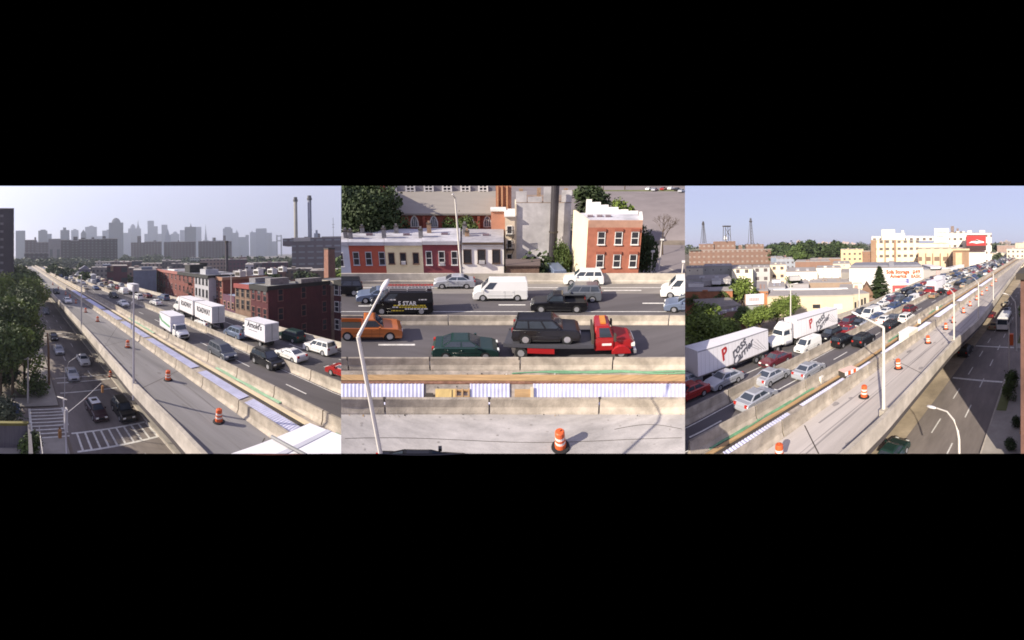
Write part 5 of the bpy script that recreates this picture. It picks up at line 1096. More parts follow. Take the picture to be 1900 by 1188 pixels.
# power station
pw = gm('g_power', (.085,.065,.075), (.12,.11,.11), 9, 6, (.16,.16,.18), fx=.7, fz=.3)
pblock('power_station', 'huge dark power station under the two tall chimneys', 'power station', 541, 690, 441, 330, 90, pw, extra=((596,650,437,'upper_storey',20,60,mat('weathered_green', (.14,.14,.12), .9)),(524,541,455,'low_wing',0,40),(545,576,447,'pale_ledge',-1,2,ROOFEDGE),(560,572,436,'roof_box',30,50),(588,592,430,'flue',30,40)))
for i, (x, yt_, w_, mt_) in enumerate(((549.5,366,6.5,mat('chimney_pale', (.26,.25,.22), .9, .12, .1)),(575.5,363,7.0,mat('chimney_blue', (.17,.18,.22), .9, .12, .1)))):
    r = 350; s, a = atr(x, r); zt = (Ri @ (ray(x, yt_)*r)).z+ZC; root = empty('smokestack', MH(s, a, 0), ('left tall smokestack, pale gray, above the power station','right tall smokestack, darker blue gray, above the power station')[i], 'smokestack')
    R0 = w_/F*r/2; b = MB(); b.lathe([(R0*1.1,0),(R0,zt-4)], None, 16); b.xf(MH(s, a, 0)); leaf('shaft', b, mt_, root, smooth=True)
    b = MB(); b.lathe([(R0*1.35,zt-4.5),(R0*1.35,zt-2.5),(R0*1.05,zt-2.4),(R0*1.05,zt)], None, 16); b.xf(MH(s, a, 0)); leaf('crown_platform', b, mat('platform_dark', (.1,.1,.1), .8), root)
    b = MB(); b.tube([(-R0*1.05, 0, 20), (-R0*1.02, 0, zt-4)], .25, None, 5); b.xf(MH(s, a, 0)); leaf('ladder', b, brown, root)
s, a = atr(619, 345); root = empty('radio_mast', MH(s, a, 20), 'thin radio mast on the power station roof', 'mast'); b = MB(); zt = (Ri @ (ray(619, 404)*345)).z+ZC; b.tube([(0,0,0),(0,0,zt-20)], .22, None, 4); b.xf(MH(s, a, 20)); leaf('mast', b, brown, root); b = MB()
for z in (.72, .8): b.box(-1.5, 1.5, -.1, .1, (zt-20)*z, (zt-20)*z+.3)
b.xf(MH(s, a, 20)); leaf('crossarm', b, brown, root)
# near dark tower block, housing estate, skyline
pblock('apartment_tower', 'tall dark apartment tower cut by the left edge of the west view', 'apartment tower', -40, 26, 387, 130, 24, gm('g_dark', (.055,.045,.055), (.1,.09,.09), 5.2, 3.1, (.17,.16,.17), fx=.25, fz=.3))
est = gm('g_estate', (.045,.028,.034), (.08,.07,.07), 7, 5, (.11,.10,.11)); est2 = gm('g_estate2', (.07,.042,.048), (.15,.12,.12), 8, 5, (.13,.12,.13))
E_ = 'brown housing estate blocks'
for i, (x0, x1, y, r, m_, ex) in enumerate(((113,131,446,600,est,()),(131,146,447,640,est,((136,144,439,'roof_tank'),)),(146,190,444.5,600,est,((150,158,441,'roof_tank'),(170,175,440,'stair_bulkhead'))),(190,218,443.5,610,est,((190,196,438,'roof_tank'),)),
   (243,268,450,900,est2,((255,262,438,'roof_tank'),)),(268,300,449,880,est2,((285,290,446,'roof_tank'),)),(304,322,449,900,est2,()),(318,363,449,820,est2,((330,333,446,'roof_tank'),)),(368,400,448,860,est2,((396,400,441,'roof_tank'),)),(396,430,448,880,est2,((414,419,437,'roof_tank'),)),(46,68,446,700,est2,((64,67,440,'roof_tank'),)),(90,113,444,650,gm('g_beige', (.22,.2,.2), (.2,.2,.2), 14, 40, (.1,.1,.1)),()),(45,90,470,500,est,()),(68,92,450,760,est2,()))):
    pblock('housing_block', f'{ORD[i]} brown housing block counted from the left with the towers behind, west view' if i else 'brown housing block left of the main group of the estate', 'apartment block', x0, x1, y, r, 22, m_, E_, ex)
skm = [gm(f'g_sky{i}', c, tuple(q*.8 for q in c), 4.5, 4, tuple(q*.45 for q in c), fx=.45, fz=.5) for i, c in enumerate(((.11,.125,.155),(.16,.19,.26),(.10,.115,.15),(.21,.24,.32)))]  # tower walls paled towards blue, part of the haze painted into their colour
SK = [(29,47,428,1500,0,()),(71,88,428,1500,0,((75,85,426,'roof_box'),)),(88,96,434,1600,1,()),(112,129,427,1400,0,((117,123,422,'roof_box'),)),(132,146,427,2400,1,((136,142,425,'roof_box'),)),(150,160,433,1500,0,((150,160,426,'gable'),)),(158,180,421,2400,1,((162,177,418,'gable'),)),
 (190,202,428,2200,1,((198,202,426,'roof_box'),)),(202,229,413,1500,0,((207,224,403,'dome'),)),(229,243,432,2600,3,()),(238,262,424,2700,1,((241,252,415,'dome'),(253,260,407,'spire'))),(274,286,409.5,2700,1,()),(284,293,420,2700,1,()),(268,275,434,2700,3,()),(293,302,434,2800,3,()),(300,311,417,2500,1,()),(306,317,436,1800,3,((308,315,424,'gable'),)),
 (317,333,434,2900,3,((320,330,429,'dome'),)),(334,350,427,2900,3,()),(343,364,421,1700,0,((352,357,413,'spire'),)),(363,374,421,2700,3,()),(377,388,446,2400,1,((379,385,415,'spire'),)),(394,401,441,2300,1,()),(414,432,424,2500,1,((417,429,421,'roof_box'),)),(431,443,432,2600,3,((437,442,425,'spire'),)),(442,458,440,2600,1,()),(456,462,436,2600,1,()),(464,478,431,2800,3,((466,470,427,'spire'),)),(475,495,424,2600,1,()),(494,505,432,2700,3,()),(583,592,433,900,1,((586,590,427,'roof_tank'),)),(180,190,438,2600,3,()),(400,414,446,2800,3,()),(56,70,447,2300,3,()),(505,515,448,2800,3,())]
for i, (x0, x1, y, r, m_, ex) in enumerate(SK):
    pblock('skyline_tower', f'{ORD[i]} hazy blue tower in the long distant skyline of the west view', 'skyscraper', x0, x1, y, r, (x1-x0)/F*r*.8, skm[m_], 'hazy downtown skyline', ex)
s, a = atr(518, 2600); P = Proto(); u = 2600/F; zt = lambda y: (Ri @ (ray(518, y)*2600)).z+ZC
for k in (-4, 4): b = MB(); b.box(k*u-1.2*u, k*u+1.2*u, 0, 8, -1, zt(436)); P.add('tower_leg', b, skm[2])
for y in (437, 446): b = MB(); b.box(-5*u, 5*u, -1, 9, zt(y+2), zt(y)); P.add('crossbeam', b, skm[2])
P.place('bridge_tower', MH(s, a, 0, .7), 'distant bridge tower shaped like an open frame left of the smokestacks', 'bridge tower')
# woods
rnd = random.Random(9)
def wood_pts(xs, r0, r1, h, n): 
    out = []
    for _ in range(n):
        x = rnd.uniform(*xs); r = rnd.uniform(r0, r1); s, a = atr(x, r); q = h*rnd.uniform(.35, .6); p = FH(s, a, h*rnd.uniform(.35, .72)); out.append((p.x, p.y, p.z, q))
    return out
for xs, r0, r1, h, n, m_, c in (((100,640),520,600,13,150,24000,LM[0]),((100,640),400,500,11,110,16000,LM[3]),((380,520),300,380,11,36,6000,LM[1]),((28,120),380,600,13,60,9000,LM[0]),((170,380),330,400,9,40,6000,LM[1]),((230,300),690,800,18,22,3000,LM[0])):
    struct('woodland', crown_mb(wood_pts(xs, r0, r1, h, n), m_, 1.7 if r0 > 350 else 1.2, rnd, .7), c, 'stuff')
for i, (x, r, h, c) in enumerate(((497,150,12,1),(560,160,13,0),(583,150,11,0),(512,170,11,2),(636,140,15,2),(630,200,18,1),(158,170,12,1),(232,190,11,0),(268,200,11,1),(290,180,10,2),(326,220,11,1),(100,240,14,1),(118,200,13,0),(132,230,13,1),(150,260,14,0))):
    s, a = atr(x, r); tree('broad', MH(s, a, 0, i), h, f'{ORD[i]} scattered tree among the low blocks of the west view', i % 3, 2, c, 'scattered trees among the city blocks')
# ---------------------------------------------------------------- EAST VIEW
PANEL = 'right'
ga = [-60,-30,-15]+frange(-10, 40, 2.5)+[50,70,100,160,260,500,1000,2000,4000]
gsheet('ground', frange(6, 150, 3)+[200,300,500,800,1500,3000,5000,9000], ga, -.02, earth)
fine = frange(8, 150, 1.5); far_ = [200,300,500,800]
gsheet('street', fine+far_, frange(6.4, 14.2, .9), .004, asph)
gsheet('cross_street', frange(47, 61, 1.5), frange(-40, 6.4, 2), .006, asph)
gsheet('pavement', frange(8, 47, 1.5), frange(2.0, 6.3, .7), .14, walk); gsheet('pavement', frange(61, 150, 3)+far_, frange(1.0, 6.3, .8), .14, walk)
gsheet('dusty_verge', fine+far_, frange(14.2, 24, 1.2), .02, mat('dusty_tan', (.38,.31,.22), .95, .2, .5, spots=.3))
mb = MB(); mb.sweep(frange(8, 47, 1.5), [(6.3,0),(6.45,0),(6.45,.15),(6.3,.15)], lambda s, u, v: FH(s, u, v)); struct('kerb', mb, conc2)
gsheet('grass_strip', frange(38, 47, 1.2), [5.0, 5.6, 6.2], .17, MATS['verge_grass']); gsheet('grass_strip', frange(64, 90, 2), [4.6, 5.4, 6.2], .17, MATS['verge_grass'])
mb = MB()
for s in frange(12, 140, 8): mb.poly(bar(s, s+3, 9.4, 9.55)); mb.poly(bar(s+4, s+7, 12.0, 12.15))
mb.poly(bar(46.0, 46.5, 6.6, 14)); mb.poly(bar(61.5, 62.0, 6.6, 14)); struct('lane_marking', mb, paint)
build_highway('right')
VS = .86
def rl(kind, color, x, y, d, label, lod=0, sc=VS):
    s, a = at(x, y, DZ); C = CV['right']; yw = C['middle'].yaw(s); w_ = SPEC[kind]['w']*.9*sc
    nm = {'suv': 'suv', 'pickup': 'pickup_truck', 'van': 'cargo_van', 'wagon': 'estate_car'}.get(kind, kind)
    return car_proto(kind, color, lod).place(nm, MH(s, a+w_*.5, DZ, yw+(pi if d < 0 else 0)), label, KN[kind], 'vehicles on the elevated highway', scale=sc)
C = CV['right']
def rsemi(xm, ym, lab, L, sc, tr, da=1.25):
    s, a = at(xm, ym, DZ+.95); yw = C['far'].yaw(s); M = MH(s, a+da, DZ, yw+pi) @ Matrix.Scale(sc, 4)
    return semi(M, lab, 'ross', 'Carrier', tractor=tr, L=L)
rsemi(1367, 676, 'large white trailer with slanted lettering, nearest on the left of east view', 12.6, .82, False)
rsemi(1521, 615, 'white semi truck with slanted gray lettering, second of the two trailers', 11.4, .82, True)
rl('sedan','silver',1347,716,-1,'silver sedan passing the large white trailer'); rl('sedan','maroon',1443,677,-1,'dark red car behind the large white trailer')
rl('van','white',1503,650,-1,'small white van before the second trailer', sc=.72)
rl('sedan','silver',1409,753,1,'nearest silver sedan in the near lanes of the east view'); rl('sedan','silver',1437,709,1,'silver sedan second from the bottom in the near lanes'); rl('sedan','silver',1506,697,1,'silver sedan beside the works barrier ahead of two others')
rl('suv','black',1568,641,1,'black suv next to the middle barrier right of the white van'); rl('suv','charcoal',1607,639,1,'dark suv with roof rack left of the near lamp post arm')
rl('sedan','red',1280,742,-1,'red car corner at the left edge of the east view'); rl('sedan','silver',1268,722,-1,'gray car cut by the left edge below the trailer')
for i, (k, c, x, y, d) in enumerate((('suv','maroon',1577,607,-1),('sedan','red',1575,622,-1),('suv','black',1545,630,-1),('sedan','charcoal',1598,606,-1),('sedan','silver',1607,605,-1),('suv','charcoal',1600,589,-1),('van','white',1619,590,-1),('sedan','blue',1632,594,-1),('sedan','white',1646,584,-1),
   ('sedan','grey',1624,577,-1),('sedan','white',1640,569,-1),('suv','blue',1661,576,-1),('minivan','maroon',1656,563,-1),('suv','grey',1670,561,-1),('sedan','blue',1688,563,-1),
   ('sedan','white',1646,599,1),('suv','charcoal',1658,612,1),('suv','white',1686,597,1),('suv','maroon',1692,580,1),('sedan','grey',1662,596,1))):
    rl(k, c, x, y, d, f'{"dark" if c in ("black","charcoal","blue") else c} {KN[k]}, {ORD[i]} of the named cars in the packed middle of the east view', 1)
rnd = random.Random(21)
colors = ['white','silver','black','grey','blue','red','maroon','white','beige','charcoal','silver','green','tan','white','blue','charcoal']
for li, (lo, hi, fr, d, s0, s1, g0, g1, nm) in enumerate((('middle','far',.17,-1,66,300,4.9,6.3,'inner lane'),('middle','far',.5,-1,70,300,4.9,6.3,'centre lane'),('middle','far',.83,-1,62,300,4.9,6.6,'outer lane'),('works','middle',.27,1,78,320,7,14,'near right lane'),('works','middle',.75,1,72,320,6,12,'near left lane'))):
    s = s0+rnd.random()*3; k = 0
    while s < s1 and k < 48:
        c = rnd.choice(colors); kd = rnd.choice(['sedan','sedan','suv','minivan','van','wagon','coupe','pickup','suv']); w0 = C[lo](s); w1 = C[hi](s)
        nmx = {'suv': 'suv', 'pickup': 'pickup_truck', 'van': 'cargo_van', 'wagon': 'estate_car'}.get(kd, kd)
        car_proto(kd, c, 2 if s > 95 else 1).place(nmx, MH(s, w0*(1-fr)+w1*fr, DZ, C['middle'].yaw(s)+(pi if d < 0 else 0)), f'{c} {KN[kd]}, {ORD[k]} in the {nm} queue of the east view', KN[kd], 'queueing traffic in the east view', scale=VS*(.9 if kd == 'van' else 1))
        s += rnd.uniform(g0, g1); k += 1
s, a = at(1749, 535, DZ); box_truck(MH(s, a+1, DZ, C['far'].yaw(s)+pi), 'white box truck in the queue left of the brown factory column', None, None); s, a = at(1733, 545, DZ); box_truck(MH(s, a, DZ, pi), 'red lorry in the queue before the gray storage side wall', None, None, 'red')
for i, (x, y) in enumerate(((1446,855),(1603,737),(1667,684),(1722,637),(1755,611.5),(1769,599),(1788,581),(1800,568),(1812,557),(1822,548),(1831,540),(1840,531),(1848,523))):
    s, a = at(x, y, DZ); drum(MH(s, a, DZ), f'{ORD[i]} nearest orange drum on the open deck, east view')
s, a = at(1690, 632, DZ); P = Proto(); b = MB(); b.box(-1.6,1.6,-.7,.7,.1,1.35); P.add('casing', b, mat('cream_box', (.75,.68,.55), .7)); b = MB(); b.box(-1.65,1.65,-.75,.75,1.35,1.42); P.add('lid', b, white); b = MB(); b.box(-.6,.6,.72,.73,.4,1.0); P.add('hatch', b, brown); P.place('site_box', MH(s, a+.3, DZ, .02), 'cream site box standing on the works strip of the east view', 'site box')
s, a = at(1574, 697, DZ); root = empty('barricade', MH(s, a, DZ, -.2), 'orange and white barricade boards across the works strip', 'barricade'); om = mat('drum_orange'); 
for k in range(5): b = MB(); b.box(-.9+k*.36, -.54+k*.36, -.55, -.5, .25, .6); b.xf(MH(s, a, DZ+.1, -.2)); leaf('board', b, om if k % 2 else white, root)
b = MB(); b.box(-.9,.9,-.5,.5,.62,.66); b.xf(MH(s, a, DZ, -.2)); leaf('top_board', b, mat('pink_board', (.7,.5,.42), .7), root)
for k in (-.8, .8): b = MB(); b.box(k-.05,k+.05,-.5,.5,0,.62); b.xf(MH(s, a, DZ, -.2)); leaf('stand', b, brown, root)
for i, (x, y) in enumerate(((1523,708),(1706,600),(1739,575))):
    s, a = at(x, y, DZ); P = Proto(); b = MB(); b.box(-.5,.5,-.25,.25,0,.5); P.add('sack', b, mat('cream_box')); b = MB(); b.box(-.5,.3,-.2,.2,.5,.62); P.add('cover', b, white); P.place('material_pile', MH(s, a, DZ, .3), f'small pale material pile, {ORD[i]} nearest on the works strip of the east view', 'material pile')
# lamp posts
hpole(1639.5, 801, 6.4, 'tall pale lamp post nearest on the parapet of the east view', 608, [(1612,594,1.0),(1592,584.5,1.8)], None, r0=.14, m=palepole)
hpole(1770, 653, 6.5, 'second pale lamp post along the parapet of the east view', 545, [(1763,537,1.5),(1753,531.5,3)], None, r0=.13, m=palepole)
hpole(1815.5, 601, 6.5, 'third pale lamp post along the parapet of the east view', 526, [(1808,517,2),(1800,512.5,4)], None, r0=.13, m=palepole)
hpole(1843, 570, 6.5, 'fourth pale lamp post along the parapet of the east view', 508, [(1838,503,3),(1833,499,5)], None, r0=.13, m=palepole)
hpole(1467, 600, 6.5, 'thin white lamp post behind the second trailer', 531, [(1466,528,0),(1473,527,0)], None, r0=.12, m=palepole)
hpole(1594, 588, 6.5, 'thin white lamp post before the cream building with four windows', 520, [(1593,517,0),(1600,516,0)], None, r0=.12, m=palepole)
for i, (x, y) in enumerate(((1640,801),(1770,653))):
    s, a = at(x, y, 6.4); b = MB(); b.box(-.32,.32,-.30,.1,.2,1.75); b.xf(MH(s, a+.1, 6.3)); single('pole_bracket', b, conc2, ('concrete pole pedestal on the parapet under the nearest east lamp post','concrete pole pedestal under the second east lamp post')[i], 'pedestal')
p = (1782-CX)/F; rr = 21.0; foot = Vector((rr*sin(p), rr*cos(p), .3)); PX = lambda x, y, dr=0: ray(x, y)*(rr+dr)+Vector((0, 0, ZC))
lamp_w([foot, PX(1779.5, 816), PX(1777, 800), PX(1770, 780,.3), PX(1757, 764,.8), PX(1738, 757.5,1.3)], [.11,.08,.07,.06,.05,.05], PX(1728, 755.5,1.6), PX(1717,752,2)-PX(1738,757.5,1.3), 'curved gooseneck lamp over the side street at the bottom of the east view', palepole)
s, a = at(1886, 652, 0); f0 = FH(s, a, 0); rr = hypot(f0.x, f0.y)
lamp_w([f0, PX(1885, 575), PX(1883, 560), PX(1875, 549), PX(1868, 546)], [.12,.09,.08,.07,.06], PX(1864,545), PX(1860,544)-PX(1868,546), 'distant gooseneck lamp beside the far crossing of the east view', palepole)
s, a = at(1873, 706, 0); f0 = FH(s, a, 0); rr = hypot(f0.x, f0.y); b1 = MB(); b1.box(-.3,.3,-.25,.25,-.8,.8); b1.xf(Matrix.Translation(PX(1877, 630)))
root = empty('traffic_signal', Matrix.Translation(f0), 'slim pale signal pole with orange box near the shaded pavement', 'traffic signal'); leaf('pole', MB().tube([f0, PX(1872, 600)], [.1,.07], palepole, 6), None, root); leaf('signal_head', b1, mat('drum_orange'), root)
ST = 'vehicles on the side street'
def sr(kind, c, x, y, yaw, lb, lod=0): s, a = at(x, y, 0); return car(kind, c, MH(s+1.5, a, 0, yaw), lb, ST, lod)
sr('suv','black',1788,662,0,'black suv at the edge of the building shadow under the viaduct'); sr('sedan','green',1640,872,0,'dark green car roof at the bottom edge of the east view')
sr('sedan','silver',1867,582,pi,'silver car far down the side street, east view',1); sr('wagon','beige',1866,569,pi,'beige car farthest down the side street, east view',1); sr('sedan','tan',1842,612,0,'tan car under the viaduct edge beyond the crossing',1); sr('sedan','maroon',1838,590,0,'maroon car beside the viaduct edge far down the street',1)
s, a = at(1862, 611, 0)
P = Proto(); wm_ = mat('bus_white', (.78,.74,.70), .4); b = MB(); b.box(-4.2,4.2,-1.25,1.25,.5,1.5,wm_); b.ring([[(-4.2,-1.25,1.5),(4.2,-1.25,1.5),(4.2,1.25,1.5),(-4.2,1.25,1.5)],[(-4.1,-1.15,2.9),(3.9,-1.15,2.9),(3.9,1.15,2.9),(-4.1,1.15,2.9)]], wm_); b.box(-4.1,3.9,-1.1,1.1,2.9,3.05,white); P.add('body', b)
b = MB(); pane(b, ((4.2,-1.25,1.5),(4.2,1.25,1.5),(3.9,1.15,2.9),(3.9,-1.15,2.9)), .04,.96,.05,.8); P.add('windshield', b, glass); b = MB(); pane(b, ((-4.2,1.25,1.5),(-4.2,-1.25,1.5),(-4.1,-1.15,2.9),(-4.1,1.15,2.9)), .04,.96,.05,.8); P.add('rear_window', b, glass)
for q in (((-4.2,-1.25,1.5),(4.2,-1.25,1.5),(3.9,-1.15,2.9),(-4.1,-1.15,2.9)), ((4.2,1.25,1.5),(-4.2,1.25,1.5),(-4.1,1.15,2.9),(3.9,1.15,2.9))):
    for k in range(6): b = MB(); pane(b, q, .03+k*.16, .16+k*.16, .1, .72); P.add('side_window', b, glass)
wheelset(P, (-2.8, 2.6), 1.2, .48); P.place('minibus', MH(s+2, a, 0, pi), 'white minibus with bright roof turning at the far crossing', 'bus', ST)
# the block whose shadow falls across the street
bb = mat('block_brown', (.17,.09,.07), .9, .2, .8, spots=.3)
P = Proto(); b = MB(); b.box(0, 20.5, -14, 0, -.2, 17); P.add('wall', b, bb); b = MB(); b.box(-.3, 20.8, -14, .35, 17, 17.5); P.add('cornice', b, brown)
for i in range(5):
    for z in (1.5, 5.0, 8.6, 12.2):
        b = MB(); b.box(1.6+i*4, 3.2+i*4, .0, .06, z, z+2.0); k = P.add('window', b, pane_d); b = MB(); b.box(1.4+i*4, 3.4+i*4, 0, .2, z-.2, z); P.add('sill', b, walk, parent=k)
b = MB(); b.box(.2, 20.3, .0, .12, 4.1, 4.4); P.add('string_course', b, mat('course_tan', (.3,.2,.13), .9)); P.place('brick_apartment_house', MH(26.6, 2.3, 0), 'dark brown apartment house at the right edge that shades the street', 'building')
P = Proto(); b = MB(); b.box(0, 60, -14, 0, -.2, 11); P.add('wall', b, bb); b = MB(); b.box(-.3, 60.3, -14, .3, 11, 11.5); P.add('cornice', b, brown); P.place('brick_apartment_house', MH(64, 1.5, 0), 'farther lower brown house beyond the crossing at the right edge', 'building')
for i, (s, a, h) in enumerate(((69,4.0,8),(78,4.0,9),(41,5.2,2.2),(44,5.0,2.6),(96,4.2,8.5),(120,4.5,9))): 
    tree('broad' if h > 4 else 'bush', MH(s, a, 0, i), h, f'{ORD[i]} street tree or bush along the right pavement of the east view', i % 3, 0, (1,0,1)[i % 3], 'greenery along the right pavement', wide=.7)
for i, (s, a) in enumerate(((31,3.7),(35,3.6))): tree('bush', MH(s, a, .1), 1.1, f'small dark planter bush by the shaded wall, {"nearer" if i==0 else "farther"} one', i, col=0)
# trees beyond the far parapet
for i, (x, r, h, v, c, wd) in enumerate(((1283,50,10.2,0,2,1.0),(1318,53,9.4,1,2,1.0),(1298,60,9.6,2,2,1.1),(1338,60,6.8,0,2,1.1),(1408,70,7.6,1,2,1.2),(1440,76,7.4,2,2,1.1),(1462,82,7.6,0,2,.9),(1384,74,6.2,0,1,1.2),(1376,96,10.6,2,2,.95),(1364,98,9.4,1,2,.9))):
    s, a = atr(x, r); tree('broad', MH(s, a, 0, i*2.1), h, f'{ORD[i]} leafy tree behind the trailers of the east view', v, 0 if r < 80 else 1, c, 'trees behind the trailers', wide=wd)
s, a = atr(1631, 108); tree('conifer', MH(s, a, 0), 12.6, 'dark green conifer before the white storage wall', 0, 0, 0, wide=1.5)
# buildings
crm = (.66,.56,.38); gy = (.34,.33,.32)
pblock('cream_depot', 'wide cream building with flat roof behind the second trailer', 'building', 1422, 1583, 551.5, 92, 16, mat('wall_cream', (.64,.54,.37), .85, .07, .4, spots=.12), extra=((1424,1583,549,'parapet',13,15.8,white),(1424,1583,549.5,'front_parapet',0,.4)))
def onfront(root_nm_obj, parts): pass
def stuck(px0, px1, py0, py1, r, nm, mt_, parent, d=.12, rw=None):
    p = ((px0+px1)/2-CX)/F; rw = rw or r
    M = parent.matrix_world; c = M.inverted() @ (ray((px0+px1)/2, (py0+py1)/2)*r+Vector((0, 0, ZC))); w2 = (px1-px0)/F*r/2; h2 = (py1-py0)/F*r/2
    b = MB(); b.box(c.x-w2, c.x+w2, -d, .04, c.z-h2, c.z+h2); o = bpy.data.objects.new(nm, b.mesh(nm, mt_)); link(o, parent); return o
def last(nm): bpy.context.view_layer.update(); return [o for o, p in REG if o.type == 'EMPTY' and o.name.startswith(nm)][-1]
o = last('cream_depot')
for x0, x1, y0, y1 in ((1437,1450,565,571.5),(1508,1522,566,573)): k = stuck(x0, x1, y0, y1, 91.5, 'window', pane_d, o)
stuck(1548, 1563, 566, 575, 91.5, 'sign_board', white, o)
pblock('cream_end', 'sunlit end block with four narrow windows right of the cream building', 'building', 1583, 1612, 546, 96, 14, mat('wall_cream2', (.50,.43,.32), .85, .08, .4), turn=.35)
o = last('cream_end')
for x in (1587.5, 1594.5, 1601, 1607.5): stuck(x-1.8, x+1.8, 561-(x-1587)*.35, 573-(x-1587)*.35, 95.5, 'window', pane_d, o)
pblock('stepped_house', 'pale stepped house with faint red emblem left of the conifer', 'building', 1556, 1603, 537, 108, 12, mat('wall_palecream', (.70,.64,.50), .85, .05, .4), extra=((1582,1600,528,'gable_step',0,6),)); o = last('stepped_house'); stuck(1585, 1592, 530, 536, 107.5, 'emblem', mat('emblem_red', (.5,.25,.2), .8), o); stuck(1579.5, 1582.5, 537.5, 540.5, 107.5, 'round_vent', brown, o)
pblock('timber_gable', 'brown sloping roof house tucked beside the conifer', 'building', 1598, 1626, 556, 105, 9, mat('brown_shingle', (.20,.12,.08), .9, .2), extra=((1588,1626,527,'gable',0,9),))
pblock('storage_building', 'long white storage building with big orange lettering', 'building', 1575, 1713, 498, 130, 30, mat('wall_white', (.74,.70,.64), .8, .05, .3, spots=.06), extra=((1575,1713,494,'grey_roof',6,28,mat('slate_roof', (.20,.20,.23), .8)),(1649,1659,487,'dormer',4,9,mat('slate_roof'))))
o = last('storage_building')
def wtext(parent, body, px, py, r, size_px, mt_, bold=.03, sx=1.0):
    c = parent.matrix_world.inverted() @ (ray(px, py)*r+Vector((0, 0, ZC))); t = textmb(body, size_px/F*r*1.38, 0, bold); t.xf(Matrix.Diagonal((sx, 1, 1, 1))); t.xf(Matrix.Translation((c.x, -.12, c.z)) @ Matrix.Rotation(pi/2, 4, 'X')); o = bpy.data.objects.new('lettering', t.mesh('lettering', mt_)); link(o, parent)
orl = mat('orange_lettering', (.50,.09,.025), .7); pul = mat('violet_lettering', (.22,.20,.32), .7)
wtext(o, 'Sofa Storage', 1666, 505, 129.8, 7.2, orl, .05, .86); wtext(o, 'America', 1667, 513, 129.8, 6.6, orl, .05, 1.0); wtext(o, '$49', 1700.5, 505, 129.8, 7, orl, .04); wtext(o, 'BASIC', 1700.5, 513.5, 129.8, 6.4, orl, .04, .85)
wtext(o, 'U STORE', 1612, 503, 129.8, 3.4, pul, .0); wtext(o, 'UP SUPPLY', 1612, 508.5, 129.8, 3.4, pul, .0, .9); wtext(o, 'BOXES', 1608, 513.5, 129.8, 3.0, pul, .0)
for y in (520, 523.5): stuck(1645, 1686, y-.7, y+.7, 129.5, 'blue_stripe', mat('stripe_blue', (.2,.2,.42), .7), o)
stuck(1682, 1687, 517.5, 526.5, 129.4, 'arrow_head', mat('stripe_blue'), o); stuck(1656, 1714, 530, 535, 129.2, 'red_fascia', mat('fascia_red', (.55,.08,.08), .7), o, .6); stuck(1656, 1661, 533, 549, 129.2, 'red_pillar', mat('fascia_red'), o, .4); stuck(1700, 1713, 534, 541, 129.3, 'orange_shutter', mat('shutter_orange', (.5,.25,.1), .7), o, .3)
pblock('storage_wing', 'gray side wing with stepped black roof edges right of the storage wall', 'building', 1713, 1764, 501, 138, 22, mat('wall_lightgrey', (.36,.34,.32), .85, .08, .3), turn=.25, extra=((1713,1724,498,'roof_step',0,20,mat('slate_roof')),(1726,1745,495.5,'roof_step',0,18,mat('membrane_pale', (.6,.58,.58), .7)),(1726,1746,499,'black_edge',-.4,0,blk),(1748,1760,498,'roof_step',0,18,mat('membrane_pale')))); o = last('storage_wing'); stuck(1739, 1746, 503, 520, 136.5, 'faded_sign', mat('faded_pink', (.45,.32,.30), .8), o, .3)
ye = (.74,.63,.44); gl = (.12,.10,.09)
fy = gm('g_factory', ye, (.4,.38,.34), 4.0, 4.6, gl, fx=.55, fz=.38); fw = gm('g_factory_white', (.74,.68,.58), (.5,.5,.48), 4.4, 5, gl, fx=.5, fz=.35); fb = mat('pier_brown', (.30,.19,.12), .9, .12, .3)
pblock('factory', 'big yellow factory with brown piers and rows of small windows', 'factory', 1616, 1664, 446, 210, 40, fy, extra=((1636,1661,426,'penthouse',2,16,mat('wall_palecream')),(1661,1680,433,'stair_tower',4,14,mat('wall_palecream')),(1674,1679,427,'roof_tank',8,12,galv),(1616,1700,437.5,'rear_storey',16,36,fw))); o = last('factory')
for x0, x1 in ((1616,1626),(1641,1643.5),(1659,1663)): stuck(x0, x1, 446, 500, 209, 'pier', fb, o, 1.2)
pblock('factory', 'yellow factory wing with long strip of dark upper windows', 'factory', 1664, 1705, 447, 214, 40, fy, extra=((1664,1736,438,'upper_storey',10,30,fw),)); pblock('factory', 'pale yellow factory middle with slanting tan wall', 'factory', 1705, 1762, 452, 222, 40, gm('g_fac3', (.72,.64,.48), (.4,.38,.3), 9, 9, gl, fx=.3, fz=.2), extra=((1734,1761,424,'billboard_block',0,4,mat('board_white', (.78,.76,.72), .7)),)); o = last('factory')
for y, x0, x1 in ((431,1738,1757),(438,1738,1752),(450,1731,1757)): stuck(x0, x1, y-.8, y+.8, 221, 'faint_line', mat('faint_grey', (.45,.44,.44), .8), o, .6)
pblock('factory_annex', 'tan lower factory annex with framed window bays', 'factory', 1703, 1786, 461, 190, 20, gm('g_annex', (.62,.50,.34), (.6,.54,.42), 5, 7, (.2,.13,.09), fx=.6, fz=.35))
o = last('factory_annex')
for x in (1704, 1718, 1731, 1745, 1759): stuck(x-.8, x+.8, 470, 500, 189.5, 'pier', fb, o, .8)
pblock('factory_tower', 'brown brick factory column with pale panel near the packed lanes', 'tower', 1768, 1798, 464, 175, 12, fb); o = last('factory_tower'); stuck(1773, 1785, 469, 503, 174.5, 'pale_panel', mat('panel_tan', (.55,.44,.28), .85), o, .3); stuck(1766, 1799, 461.5, 465, 174.5, 'cornice', mat('panel_tan'), o, .8)
